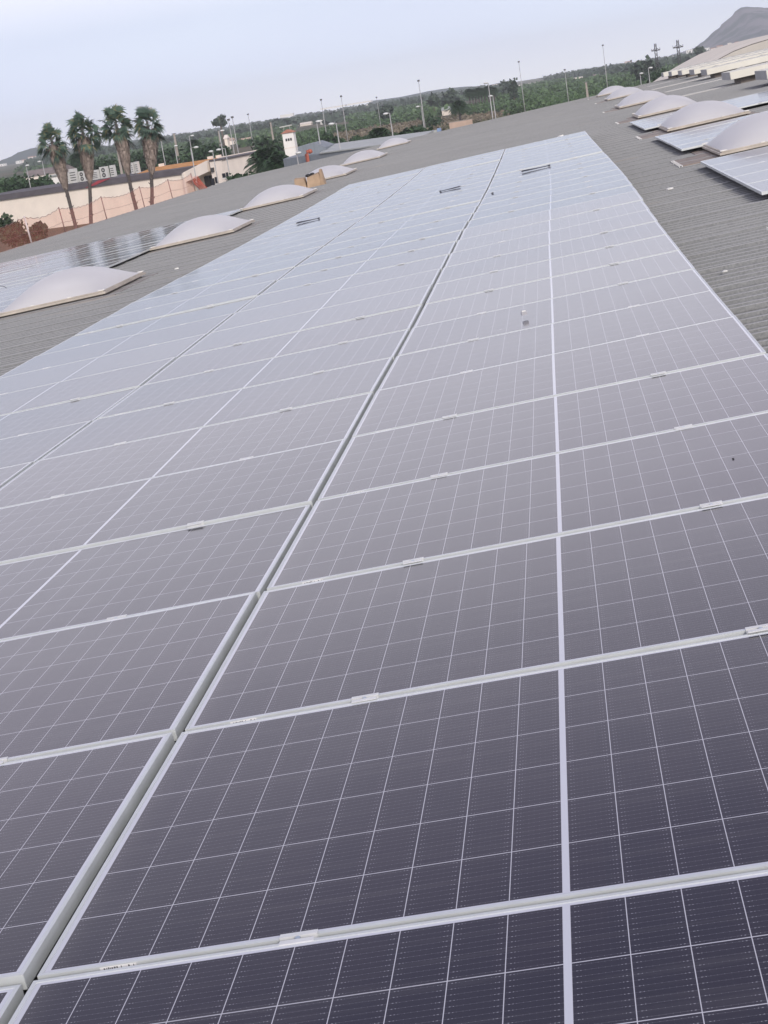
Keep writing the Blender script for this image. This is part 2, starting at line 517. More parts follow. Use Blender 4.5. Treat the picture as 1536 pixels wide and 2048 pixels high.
def net_mat():
    """fine orange safety mesh: mostly holes"""
    m_, t, p = mat('orange_safety_mesh')
    p.inputs['Base Color'].default_value = (.85, .30, .22, 1)
    p.inputs['Roughness'].default_value = .7
    tr = t.nodes.new('ShaderNodeBsdfTransparent'); tr.inputs[0].default_value = (1, .93, .90, 1)
    mx = t.nodes.new('ShaderNodeMixShader')
    tc = t.nodes.new('ShaderNodeTexCoord')
    n = t.nodes.new('ShaderNodeTexNoise'); n.inputs['Scale'].default_value = 1.1; n.inputs['Detail'].default_value = 3
    t.links.new(tc.outputs['Object'], n.inputs['Vector'])
    mr = t.nodes.new('ShaderNodeMapRange'); mr.inputs[3].default_value = .13; mr.inputs[4].default_value = .25
    t.links.new(n.outputs['Fac'], mr.inputs[0]); t.links.new(mr.outputs[0], mx.inputs[0])
    t.links.new(tr.outputs[0], mx.inputs[1]); t.links.new(p.outputs[0], mx.inputs[2])
    t.links.new(mx.outputs[0], t.nodes['Material Output'].inputs[0])
    return m_


def dome_mat():
    m_, t, p = mat('opal_acrylic_dome')
    k = N(t)
    tc = t.nodes.new('ShaderNodeTexCoord')
    n = t.nodes.new('ShaderNodeTexNoise'); n.inputs['Scale'].default_value = 2.5; n.inputs['Detail'].default_value = 5
    oi = t.nodes.new('ShaderNodeObjectInfo')
    va = t.nodes.new('ShaderNodeVectorMath'); va.operation = 'ADD'
    cb = t.nodes.new('ShaderNodeCombineXYZ'); t.links.new(k.op('MULTIPLY', oi.outputs['Random'], 40.0), cb.inputs[0])
    t.links.new(tc.outputs['Object'], va.inputs[0]); t.links.new(cb.outputs[0], va.inputs[1]); t.links.new(va.outputs[0], n.inputs['Vector'])
    sp = t.nodes.new('ShaderNodeSeparateXYZ'); t.links.new(tc.outputs['Object'], sp.inputs[0])
    low = t.nodes.new('ShaderNodeMapRange'); low.inputs[1].default_value = .25; low.inputs[2].default_value = .0
    t.links.new(sp.outputs[2], low.inputs[0])
    c = k.mix(n.outputs['Fac'], (.66, .655, .67), (.76, .75, .76))
    c = k.mix(k.op('MULTIPLY', low.outputs[0], k.op('MULTIPLY', n.outputs['Fac'], .5)), c, (.46, .41, .36))
    t.links.new(c, p.inputs['Base Color'])
    p.inputs['Roughness'].default_value = .38
    p.inputs['Specular IOR Level'].default_value = .4
    tl = t.nodes.new('ShaderNodeBsdfTranslucent'); tl.inputs[0].default_value = (.75, .73, .73, 1)
    mx = t.nodes.new('ShaderNodeMixShader'); mx.inputs[0].default_value = .18
    t.links.new(p.outputs[0], mx.inputs[1]); t.links.new(tl.outputs[0], mx.inputs[2])
    t.links.new(mx.outputs[0], t.nodes['Material Output'].inputs[0])
    return m_


def rock_mat():
    m_, t, p = mat('limestone_mountainside')
    k = N(t)
    tc = t.nodes.new('ShaderNodeTexCoord')
    mp = t.nodes.new('ShaderNodeMapping'); mp.inputs['Scale'].default_value = (1, 1, .35)
    t.links.new(tc.outputs['Object'], mp.inputs[0])
    n = t.nodes.new('ShaderNodeTexNoise'); n.inputs['Scale'].default_value = .022; n.inputs['Detail'].default_value = 8
    t.links.new(mp.outputs[0], n.inputs['Vector'])
    mr = t.nodes.new('ShaderNodeMapRange'); mr.inputs[1].default_value = .42; mr.inputs[2].default_value = .58
    t.links.new(n.outputs['Fac'], mr.inputs[0])
    c = k.mix(mr.outputs[0], (.045, .062, .075), (.175, .155, .185))
    t.links.new(c, p.inputs['Base Color']); p.inputs['Roughness'].default_value = .95
    p.inputs['Specular IOR Level'].default_value = .05
    return m_


M['wooded'] = simple('wooded_slope', (.028, .048, .052), .95, 0, .45, .05, spec=.05)
M['net'] = net_mat(); M['dome'] = dome_mat(); M['rock'] = rock_mat()

# ------------------------------------------------------------------ the big roof (its plane rises 4 degrees towards +x)
B = Matrix(((.997533765, 0, -.0701882246), (.000346279674, .99998783, .00492141908), (.0701873704, -.00493358646, .997521625)))
BROT = B.to_euler()
ROOF_Z = -0.15                      # roof sheet below the plane of the panels' tops


def rp(x, y, z=0.0):
    """roof coordinates (x across, y along, z off the plane) to world"""
    return B @ Vector((x, y, z))


def roof_sheet(x0, x1, y0, y1):
    """ribbed sheeting, ribs run along x"""
    mb = MB()
    p = 0.19
    prof = [(0, 0), (.095, 0), (.115, .034), (.150, .034), (.170, 0)]
    xs = [x0, x1]
    ys, zs = [], []
    n = int((y1 - y0) / p)
    rng = random.Random(3)
    for i in range(n):
        lap = 0.012 if i % 5 == 0 else 0
        for a, h in prof:
            ys.append(y0 + i * p + a); zs.append(ROOF_Z - .034 + h + (lap if h > 0 else 0))
    ys.append(y0 + n * p); zs.append(ROOF_Z - .034)
    k = len(ys)
    vs = [(x, ys[i], zs[i]) for x in xs for i in range(k)]
    fs = [(j * k + i, (j + 1) * k + i, (j + 1) * k + i + 1, j * k + i + 1) for j in range(len(xs) - 1) for i in range(k - 1)]
    mb.add(vs, fs)
    return mb


ROOF_X0, ROOF_X1, ROOF_Y0, ROOF_Y1 = -18.9, 34.0, -14.0, 97.5
hall = empty('industrial_hall', rp(0, 0), BROT)
tag(hall, 'wide low industrial hall whose grey ribbed roof carries the solar panels', 'building')
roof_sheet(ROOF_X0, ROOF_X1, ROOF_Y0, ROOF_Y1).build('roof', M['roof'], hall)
mb = MB()
mb.box(ROOF_X0 + .3, ROOF_X1, ROOF_Y0, ROOF_Y1 - .3, -9.5, ROOF_Z - .12)
mb.build('wall', M['hall_wall'], hall)
mb = MB()
mb.box(ROOF_X0 - .06, ROOF_X0 + .05, ROOF_Y0, ROOF_Y1, ROOF_Z - .22, ROOF_Z - .03)
mb.box(ROOF_X0 + .05, ROOF_X1, ROOF_Y1 - .02, ROOF_Y1 + .08, ROOF_Z - .25, ROOF_Z + .012)
mb.build('edge_flashing', M['kerb'], hall)
for (y0, x0, x1) in ((53.3, 5.4, 12.0), (75.2, 6.1, 12.0), (86.0, 6.6, 12.0), (64.5, 5.9, 12)):
    MB().box(x0, x1, y0, y0 + 1.0, ROOF_Z - .02, ROOF_Z + .012).build('roof_light_strip', M['strip'], hall)

# ------------------------------------------------------------------ solar panel prototype: origin at near-left corner, top face at z = 0
fr = MB()
fr.box(0, PW, 0, LIP, -PT, 0)
fr.box(0, PW, PD - LIP, PD, -PT, 0)
fr.box(0, LIP, LIP, PD - LIP, -PT, 0)
fr.box(PW - LIP, PW, LIP, PD - LIP, -PT, 0)
frame_me = fr.mesh('frame', M['alu'])
gl = MB(); gl.box(LIP, PW - LIP, LIP, PD - LIP, -.0075, -.0016)
glass_me = gl.mesh('glass', M['glass'])
cl = MB()
cl.box(-.034, .034, -.0160, -.0145, -.016, .0015)         # channel walls down between two frames
cl.box(-.034, .034, -.0030, -.0015, -.016, .0015)
cl.box(-.031, .031, -.0270, -.0145, .0015, .0042)         # ears on the two frames
cl.box(-.034, .034, -.0030, .0095, .0015, .0042)
cl.box(-.034, .034, -.0145, -.0030, -.016, -.013)
clamp_me = cl.mesh('clamp', M['alu_clamp'])
bo = MB(); bo.tube([(0, -.00875, -.013), (0, -.00875, -.003)], .0040, 6); bo.tube([(0, -.00875, -.003), (0, -.00875, .004)], .0054, 6)
bolt_me = bo.mesh('bolt', M['bolt'])
st = MB(); st.add([(.118, -.0008, -.026), (.186, -.0008, -.026), (.186, -.0008, -.0015), (.118, -.0008, -.0015)], [(0, 1, 2, 3)])
sticker_me = st.mesh('sticker', M['sticker'])
rng = random.Random(8)
ik = MB(); xx = .122
while xx < .180:
    wd = rng.uniform(.0012, .0035)
    if rng.random() < .7:
        h = rng.uniform(.003, .0055)
        ik.add([(xx, -.0011, -.0055 - h / 2), (xx + wd, -.0011, -.0055 - h / 2), (xx + wd, -.0011, -.0055 + h / 2), (xx, -.0011, -.0055 + h / 2)], [(0, 1, 2, 3)])
    xx += wd + rng.uniform(.0008, .0022)
ink_me = ik.mesh('print', M['ink'])

KN = [0, 2, 4, 6, 8, 11, 14, 17, 20, 24, 28, 32]
DX = [-.0351, -.0345, -.0218, -.0268, -.0193, -.0196, .0132, .0413, .0438, .0309, .0201, .0078]
DZ = [.0625, .0139, -.0074, -.0191, -.0345, -.0230, .0006, -.0058, -.0129, -.0101, .0038, .0319]
prng = random.Random(21)


def panel(x, y, z, slope, label, group, clamps=True, sticker=True, jit=1.0):
    """one solar panel in roof coordinates; slope: rise per metre along y"""
    o = empty('solar_panel')
    tilt = Matrix.Rotation(math.atan(slope) + prng.gauss(0, R(.12)) * jit, 3, 'X') @ Matrix.Rotation(prng.gauss(0, R(.10)) * jit, 3, 'Y')
    o.matrix_world = Matrix.Translation(rp(x, y, z)) @ (B @ tilt).to_4x4()
    tag(o, label, 'solar panel', group)
    link('frame', frame_me, o)
    link('glass', glass_me, o)
    if sticker:
        s = link('sticker', sticker_me, o)
        link('print', ink_me, s)
    if clamps:
        for a in (.25, .75):
            c = link('clamp', clamp_me, o, (PW * a + prng.uniform(-.012, .012), 0, 0))
            link('bolt', bolt_me, c)
    return o


def ordinal(n):
    ones = ['', 'first', 'second', 'third', 'fourth', 'fifth', 'sixth', 'seventh', 'eighth', 'ninth', 'tenth', 'eleventh', 'twelfth', 'thirteenth',
            'fourteenth', 'fifteenth', 'sixteenth', 'seventeenth', 'eighteenth', 'nineteenth']
    if n < 20: return ones[n]
    t = {2: ('twenty', 'twentieth'), 3: ('thirty', 'thirtieth')}[n // 10]
    return t[1] if n % 10 == 0 else t[0] + '-' + ones[n % 10]


COLS = {'C': ('right-hand column of the big array', -.008), 'B': ('middle column of the big array', -.008 - (PW + GAP)), 'A': ('left-hand column of the big array', -.008 - 2 * (PW + GAP))}
NROW = 32
for ck, (cn, cx) in COLS.items():
    first = None
    cnt = 0
    for r in range(NROW):
        y = r * PITCH
        dx = np.interp(r + .5, KN, DX)
        z0, z1 = np.interp(r, KN, DZ), np.interp(r + 1, KN, DZ)
        cs = [rp(cx + dx + a * PW, y + b * PD, z0) for a in (0, .25, .5, .75, 1) for b in (0, .33, .66, 1)]
        if not any(in_frame(c, 30) for c in cs):
            if any(in_frame(c, 1100) for c in cs):
                panel(cx + dx, y, z0, (z1 - z0) / PITCH, f'solar panel of the {cn} just outside the frame', 'solar panels just outside the frame')
            continue
        cnt += 1
        far = NROW - r
        if cnt == 1: lab = f'nearest visible solar panel of the {cn}'
        elif far == 1: lab = f'farthest solar panel of the {cn}'
        elif far <= 8: lab = f'pale solar panel, {ordinal(far)} from the far end of the {cn}'
        else: lab = f'solar panel, {ordinal(cnt)} from the near end of the {cn}'
        tone = 'dark ' if y < 4 else ('grey ' if y < 14 else '')
        panel(cx + dx, y, z0, (z1 - z0) / PITCH, lab.replace('solar panel', tone + 'solar panel', 1), 'solar panels of the big array')
# rails under the big array, seen in the gaps between its columns
for i, x in enumerate((.47, 1.42, .47 - PW - GAP, 1.42 - PW - GAP, .47 - 2 * (PW + GAP), 1.42 - 2 * (PW + GAP))):
    MB().box(x - .02, x + .02, -.5, NROW * PITCH + .15, -.115, -.075).build('mounting_rail', M['alu'], None, False, rp(0, 0), BROT)
for o in [o for o in bpy.data.objects if o.name.startswith('mounting_rail')]:
    tag(o, 'long aluminium mounting rail running under the big solar array', 'rail', 'rails under the big solar array')

# panel tables between the skylights on the right, and the strip left of the left skylights
for (x, y0, n, cols, nm) in ((2.91, 13.72, 5, 2, 'nearest right table'), (2.97, 23.0, 5, 2, 'middle right table'),
                             (3.05, 32.95, 5, 3, 'farthest right table')):
    for c in range(cols):
        for r in range(n):
            xx, yy = x + c * (PW + GAP), y0 + r * PITCH
            if not any(in_frame(rp(xx + a * PW, yy + b * PD, .0)) for a in (0, .5, 1) for b in (0, 1)):
                panel(xx, yy, -.06, 0, f'solar panel of the {nm} just outside the frame', 'solar panels just outside the frame', sticker=False)
                continue
            o = panel(xx, yy, -.06, 0, '', 'solar panels of the small tables', clamps=True, sticker=False)
            o['label'] = f'solar panel, {ordinal(r + 1)} from the front, {["left", "middle", "right"][c]} column of the {nm}'
lcols = ['first', 'second', 'third', 'fourth', 'fifth']
for c in range(5):
    for r in range(20):
        xx, yy = -7.12 - PW - c * (PW + GAP), 17.4 + r * PITCH
        if not any(in_frame(rp(xx + a * PW, yy + b * PD, .0), 5) for a in (0, .5, 1) for b in (0, 1)):
            if c < 4: panel(xx, yy, -.075, 0, 'shiny solar panel of the left strip just outside the frame', 'solar panels just outside the frame', clamps=False, sticker=False)
            continue
        o = panel(xx, yy, -.075, 0, '', 'solar panels left of the left skylights', clamps=False, sticker=False)
        o['label'] = f'shiny panel, {ordinal(20 - r)} from the far end, {lcols[c]} column left of the left skylights'

# ------------------------------------------------------------------ skylights
def skylight(x, y, wd, ln, h, label, flash):
    o = empty('skylight')
    o.matrix_world = Matrix.Translation(rp(x, y, ROOF_Z)) @ B.to_4x4()
    tag(o, label, 'skylight', 'domed skylights on the roof')
    k = MB(); k.box(.07, wd - .07, .07, ln - .07, -.03, .036); k.build('kerb', M['kerb'], o)
    f = MB()
    f.box(0, wd, 0, ln, .036, .066)
    f.box(.03, wd - .03, .03, ln - .03, .068, .083)
    f.build('flange', M['flange'], o)
    d = MB()
    nx, ny = 28, 30
    vs = []
    for i in range(nx + 1):
        for j in range(ny + 1):
            a, b = -1 + 2 * i / nx, -1 + 2 * j / ny
            a = math.copysign(abs(a) ** .85, a); b = math.copysign(abs(b) ** .85, b)
            zz = (max(0, 1 - abs(a) ** 2.15) * max(0, 1 - abs(b) ** 2.15)) ** .82
            vs.append((wd / 2 + a * (wd / 2 - .05), ln / 2 + b * (ln / 2 - .05), .083 + h * zz))
    d.add(vs, [(i * (ny + 1) + j, (i + 1) * (ny + 1) + j, (i + 1) * (ny + 1) + j + 1, i * (ny + 1) + j + 1) for i in range(nx) for j in range(ny)])
    d.build('dome', M['dome'], o, True)
    for (cx_, cy_) in ((.06, .06), (wd - .06, .06), (.06, ln - .06), (wd - .06, ln - .06)):
        MB().box(cx_ - .045, cx_ + .045, cy_ - .04, cy_ + .04, .083, .098).build('corner_bracket', M['white_plastic'], o)
    for cx_ in (wd * .35, wd * .68):
        MB().box(cx_ - .025, cx_ + .025, .035, .065, .083, .094).build('fixing_clip', M['white_plastic'], o)
    s = MB(); s.box(-.16, wd + .16, -.14, ln + .14, -.016, .006)
    s.build('base_flashing', M['flash'] if flash else M['kerb'], o)
    if flash:
        s = MB(); s.box(-.52, -.16, .1, 1.5, -.016, .009); s.build('side_flashing', M['flash'], o)
        z = MB()
        for i in range(8):
            yy = .08 + i * .19
            z.box(-.55, -.50, yy, yy + .09, -.01, .012)
        z.build('foam_filler', M['white_plastic'], o)
        z = MB(); z.box(-.54, -.51, .08, 1.55, -.012, .008); z.build('foam_gap', M['dark_gap'], o)
    return o


LS = [(-7.10, 20.35, 1.70, 2.35), (-7.12, 29.75, 1.76, 2.4), (-7.22, 39.9, 1.76, 2.7), (-7.42, 50.8, 1.76, 3.2), (-7.62, 64.3, 1.74, 3.3), (-7.95, 82.6, 1.66, 2.6)]
names = ['nearest translucent domed skylight left of the big array', 'second translucent domed skylight left of the big array, beside the panel strip',
         'third translucent domed skylight left of the big array, nearer than the cardboard', 'fourth domed skylight left of the big array, behind the brown cardboard',
         'fifth small domed skylight left of the big array', 'farthest domed skylight left of the big array, by the roof edge']
for (x, y, a, b), nm in zip(LS, names):
    skylight(x, y, a, b, .34, nm, False)
RS = [(3.27, 20.55, 1.66, 2.6), (3.34, 30.6, 1.62, 2.9), (3.42, 41.6, 1.66, 3.0), (3.58, 55.2, 1.78, 3.6), (3.90, 73.0, 1.75, 3.6), (4.02, 89.2, 1.75, 3.0)]
names = ['nearest large domed skylight cut by the frame among the right-hand panel tables', 'second domed skylight of the right row, behind the middle panel table',
         'third domed skylight of the right row, behind the farthest panel table', 'fourth domed skylight of the right row, standing on bare roof',
         'fifth domed skylight of the right row, half hidden', 'farthest domed skylight of the right row against green orchard']
for (x, y, a, b), nm in zip(RS, names):
    skylight(x, y, a, b, .325, nm, True)

# ------------------------------------------------------------------ long raised boxes and the cream vault behind on the right
bx = [(7.15, 44.0, 2.4, 'nearest'), (7.15, 52.6, 2.5, 'second'), (8.15, 70.0, 2.6, 'third'), (8.45, 79.0, 2.6, 'fourth'), (8.45, 86.0, 2.4, 'fifth'), (8.35, 91.5, 2.2, 'sixth'), (8.15, 95.0, 1.7, 'farthest')]
for x, y, wd, nm in bx:
    o = empty('roof_ventilator')
    o.matrix_world = Matrix.Translation(rp(x, y, ROOF_Z)) @ B.to_4x4()
    tag(o, f'{nm} of the long cream box ventilators on the right-hand roof', 'roof ventilator', 'long box ventilators on the roof')
    MB().box(.35, 20, .35, wd - .35, -.03, .20).build('upstand', M['box_under'], o)
    MB().box(.012, 20, 0, wd, .20, .44).build('housing', M['box_white'], o)
    MB().box(0, .012, .01, wd - .01, .19, .435).build('end_cap', M['box_end'], o)
    mb = MB(); rg_ = random.Random(int(y))
    zs_ = [.443 + (rg_.uniform(.02, .05) if i % 3 == 1 else .012) for i in range(110)]
    lo_ = [(.5 + i * .17, wd - .22, .441) for i in range(110)]
    mb.add(lo_ + [(a_, b_, z_) for (a_, b_, c_), z_ in zip(lo_, zs_)] + [(a_, b_ + .06, z_) for (a_, b_, c_), z_ in zip(lo_, zs_)],
           [(i, i + 1, 110 + i + 1, 110 + i) for i in range(109)] + [(110 + i, 111 + i, 221 + i, 220 + i) for i in range(109)])
    mb.build('ridge_strip', M['box_end'], o)

vp = [(8.7, -8.6), (8.9, -.62), (9.7, -.22), (10.65, .21), (11.6, .57), (12.7, .96), (13.84, 1.2), (14.94, 1.35), (16.4, 1.48), (17.7, 1.56), (20, 1.62), (24, 1.6), (30, 1.4), (36, .9), (42, .0), (42.2, -8.6)]
va = empty('vaulted_hall', (0, 99.2, 0)); tag(va, 'neighbouring hall with a cream curved sheet-metal roof under the mountain', 'building')
mb = MB()
yy = []
yv = 0.0
while yv < 21:
    yy += [(yv, 0), (yv + .55, 0), (yv + .62, .05), (yv + .70, 0)]
    yv += .8
nv = len(yy)
vs = [(x, a, z + h) for (x, z) in vp[1:-1] for (a, h) in yy]
mb.add(vs, [(i * nv + j, (i + 1) * nv + j, (i + 1) * nv + j + 1, i * nv + j + 1) for i in range(len(vp) - 3) for j in range(nv - 1)])
mb.build('roof', M['cream_metal'], va, True)
lo = [(x, .02, z - .04) for x, z in vp]; hi = [(x, 20.9, z - .04) for x, z in vp]
MB().prism(lo[::-1], hi[::-1]).build('wall', M['hall_wall'], va)

# ------------------------------------------------------------------ small things lying on the panels and on the roof
def roof_thing(name, x, y, z, rz, label, cat, group=None):
    o = empty(name)
    o.matrix_world = Matrix.Translation(rp(x, y, z)) @ (B @ Matrix.Rotation(rz, 3, 'Z')).to_4x4()
    return tag(o, label, cat, group)


def long_tool(x, y, z, rz, label, open_, sc_=.7):
    o = roof_thing('hand_tool', x, y, z, rz, label, 'hand tool', 'dark long-handled tools left on the panels')
    o.scale = (sc_, sc_, sc_)
    a = MB(); a.tube([(0, .0, .02), (.2, -.03 * open_, .022), (.36, -.07 * open_, .025), (.52, -.07 * open_, .03)], [.007, .008, .011, .011], 8)
    a.build('handle', M['black_metal'], o, True)
    a = MB(); a.tube([(0, .03, .02), (.18, .06 * open_, .022), (.36, .08 * open_, .025), (.54, .10 * open_, .03)], [.007, .008, .011, .011], 8)
    a.build('handle', M['black_metal'], o, True)
    a = MB(); a.box(-.035, .012, -.025, .05, .004, .036); a.box(-.02, .0, -.035, .06, .010, .030)
    a.build('head', M['black_metal'], o)
    return o


long_tool(-.84, 25.25, -.012, R(-2), 'dark long-handled tool lying closed on the middle column of panels', 1.0, .62)
long_tool(.98, 25.55, -.012, R(184), 'dark long-handled tool lying on the right column of panels by its centre line', .8, .85)
long_tool(-2.97, 25.35, -.012, R(186), 'dark long-handled tool lying open on the left column of panels', 1.3, .70)
t4 = long_tool(-9.1, 25.0, .0, R(190), 'blue-black tool with a looped cable on the left strip of panels', 1.0)
lp = MB()
lp.tube([(-.05 + .2 * math.sin(a) - .35, .05, .02 + .32 * max(0, math.sin(a * .5)) ** .8) if False else (-.2 - .32 * (1 - math.cos(a)), .05 + .1 * math.sin(a), .03 + .12 * math.sin(a)) for a in [math.pi * i / 10 for i in range(11)]], .007, 6)
lp.build('cable', M['black_metal'], t4, True)

o = roof_thing('plastic_block', .75, 8.6, -.012, R(12), 'small clear plastic block lying on the right column of panels', 'plastic block')
mb = MB(); mb.box(-.017, .017, -.017, .017, .0, .022); mb.build('body', M['clear'], o)
mb = MB(); mb.box(-.012, .012, -.012, .012, .022, .027); mb.build('lid', M['white_plastic'], o)
for (x, y, lb, s) in ((.15, 21.6, 'dark speck on the right column of panels near the gutter, far up', .02), (1.52, 4.0, 'dark speck on the right column of panels near its right edge', .0045),
                      (-.86, 3.35, 'round dark speck alone on the middle column of panels', .007), (-1.05, 2.2, 'dark dropping on the near middle column of panels', .006)):
    r_ = roof_thing('speck', x, y, -.0005, 0, lb, 'dropping'); 
    MB().ball((0, 0, 0), s, 8, 4, .5).build('speck_body', M['speck'], r_, True)

# cardboard bundle between two skylights
o = roof_thing('cardboard_bundle', -6.85, 47.3, ROOF_Z, R(4), 'crumpled brown cardboard bundle in front of a left skylight', 'cardboard')
mb = MB(); mb.prism([(.0, 0, 0), (.36, -.04, 0), (.38, .42, 0), (.02, .4, 0)], [(.03, .03, .34), (.33, .0, .30), (.36, .38, .33), (.05, .37, .37)]); mb.build('carton', M['card'], o)
mb = MB(); mb.prism([(.38, -.02, 0), (.86, .02, 0), (.86, .40, 0), (.40, .40, 0)], [(.42, .02, .30), (.80, .05, .36), (.83, .36, .40), (.43, .38, .33)]); mb.build('folded_sheet', M['card'], o)
mb = MB(); mb.prism([(.80, .0, .0), (.93, -.06, .0), (.96, .34, .0), (.84, .36, .0)], [(.84, .03, .46), (.90, .0, .44), (.92, .30, .46), (.86, .33, .48)]); mb.build('flap', M['card'], o)
mb = MB(); mb.ball((.46, .3, .36), .10, 12, 8, .5); mb.ball((.58, .33, .38), .08, 12, 8, .5); mb.build('bag', M['black_bag'], o, True)

rngc = random.Random(5)
bits = [(1.36, 42.0, .10, 'pale scrap of sheet lying on bare roof beyond the big array'), (2.66, 11.4, .06, 'white torn plastic scrap on the roof at the right edge'),
        (-4.9, 22.7, .05, 'white scrap on the roof beside the nearest left skylight'), (2.1, 9.6, .022, 'small white crumb on the right-hand roof near the array edge'),
        (2.52, 9.3, .022, 'small white crumb on the right-hand roof, farther from the array'), (2.4, 7.7, .02, 'white crumb on the roof close to the right frame edge'),
        (2.33, 17.3, .05, 'pale flake on the roof between array and panel table'), (-7.9, 21.3, .06, 'white scrap beside the corner of the nearest left skylight')]
for x, y, s, lb in bits:
    o = roof_thing('plastic_scrap', x, y, ROOF_Z + .005, rngc.uniform(0, 3), lb, 'scrap')
    mb = MB()
    pts = [(s * rngc.uniform(.6, 1.2) * math.cos(a), s * rngc.uniform(.5, 1.1) * math.sin(a)) for a in [2 * math.pi * i / 7 for i in range(7)]]
    mb.prism([(a, b, 0) for a, b in pts], [(a * .9, b * .9, s * rngc.uniform(.15, .45)) for a, b in pts])
    mb.build('scrap_body', M['white_plastic'], o)

# ------------------------------------------------------------------ orange net on posts along the left eave
NP = [(49.5, 1), (57.0, 1), (61.4, 0), (67.7, 0), (74.6, 0), (80.6, 0), (86.2, 0)]
ez = ROOF_Z - .05
for i, (y, wht) in enumerate(NP):
    o = roof_thing('net_post', ROOF_X0 + .12, y, ez, 0, f'thin {"pale" if wht else "dark red"} post of the orange net, {ordinal(i + 1)} from the left', 'post', 'posts of the safety net')
    rr = .035 if wht else .022
    MB().tube([(0, 0, 0), (0, 0, 1.08)], rr, 8).build('shaft', M['post_white'] if wht else M['post_red'], o, True)
    MB().box(-.07, .07, -.07, .07, 0, .015).build('foot_plate', M['post_red'], o)
ys = np.linspace(45, 86.2, 150)
zz = []
pk = [45] + [a for a, _ in NP]
for y in ys:
    i = max(j for j in range(len(pk)) if pk[j] <= y + 1e-6); i = min(i, len(pk) - 2)
    f = (y - pk[i]) / (pk[i + 1] - pk[i])
    zz.append(1.02 - .16 * math.sin(math.pi * f) - .03 * math.sin(9 * y))
v_, f_ = [], []
for i, y in enumerate(ys):
    for j in range(6):
        v_.append((ROOF_X0 + .10 + .05 * math.sin(y * 1.7 + j) * (j / 5), y, ez - .12 + (zz[i] + .12) * j / 5))
f_ = [(i * 6 + j, (i + 1) * 6 + j, (i + 1) * 6 + j + 1, i * 6 + j + 1) for i in range(len(ys) - 1) for j in range(5)]
o = roof_thing('safety_net', 0, 0, 0, 0, 'translucent orange safety net strung along the left roof edge', 'net')
MB().add(v_, f_).build('mesh_sheet', M['net'], o, True)
mb = MB(); mb.tube([(ROOF_X0 + .10, y, ez + z + .005) for y, z in zip(ys, zz)], .010, 5); mb.tube([(ROOF_X0 + .10, y, ez + z * .45) for y, z in zip(ys, zz)], .006, 5)
mb.build('edge_rope', M['post_red'], o, True)
mb = MB()
for k_ in range(5):
    mb.tube([(ROOF_X0 + .1 + .06 * k_, 86.2 + .1 * k_, ez + .85), (ROOF_X0 + .14 + .07 * k_, 86.5 + .1 * k_, ez + .45), (ROOF_X0 + .3 + .10 * k_, 86.9, ez)], [.012, .03, .025], 6)
mb.build('bunched_end', simple('orange_mesh_bundle', (.62, .12, .08), .8, 0, .2, 6), o, True)

# ------------------------------------------------------------------ ground
gs = 4300
mb = MB(); mb.add([(-gs, -300, 0), (gs, -300, 0), (gs, gs, 0), (-gs, gs, 0)], [(0, 1, 2, 3)])
tag(mb.build('ground', ground_mat(), None, False, (0, 0, GROUND)), kind='structure')

# ------------------------------------------------------------------ foliage builders
def leaf_quads(cent, n_rng, size, flat=0.0):
    """one small quad per centre, random orientation"""
    n = len(cent)
    a = n_rng.normal(size=(n, 3)); a /= np.linalg.norm(a, axis=1, keepdims=True)
    b = n_rng.normal(size=(n, 3)); b -= (a * b).sum(1, keepdims=True) * a; b /= np.linalg.norm(b, axis=1, keepdims=True)
    s = size * n_rng.uniform(.6, 1.3, size=(n, 1))
    a, b = a * s, b * s * .7
    v = np.stack([cent - a - b, cent + a - b, cent + a + b, cent - a + b], 1).reshape(-1, 3)
    return v, np.arange(4 * n).reshape(n, 4)


def crown_pts(n_rng, n, c, rx, ry, rz, clumps=12, spread=.38):
    cc = n_rng.normal(size=(clumps, 3)); cc /= np.linalg.norm(cc, axis=1, keepdims=True)
    cc *= n_rng.uniform(.35, .85, size=(clumps, 1))
    p = cc[n_rng.integers(0, clumps, n)] + n_rng.normal(size=(n, 3)) * spread * .55
    return np.array(c) + p * np.array([rx, ry, rz])


def tree(name, base, h, rx, rz, mtl, label, cat, n=700, leaf=.22, seed=0, trunk_r=.15, group=None, clumps=14, lean=0):
    nr = np.random.default_rng(seed)
    o = empty(name, base); tag(o, label, cat, group)
    top = h - rz
    mb = MB(); mb.tube([(0, 0, 0), (lean * .4, 0, top * .6), (lean, 0, top), (lean, 0, top + rz * .6)], [trunk_r, trunk_r * .8, trunk_r * .55, trunk_r * .2], 8)
    for k_ in range(4):
        a = k_ * 1.6 + seed
        mb.tube([(lean * .7, 0, top * .8), (lean + rx * .5 * math.cos(a), rx * .5 * math.sin(a), top + rz * .3)], [trunk_r * .45, trunk_r * .15], 6)
    mb.build('trunk', M['bark'], o, True)
    v, q = leaf_quads(crown_pts(nr, n, (lean, 0, h - rz), rx, rx, rz, clumps), nr, leaf)
    link('crown', np_mesh('crown', v, q, mtl), o)
    return o


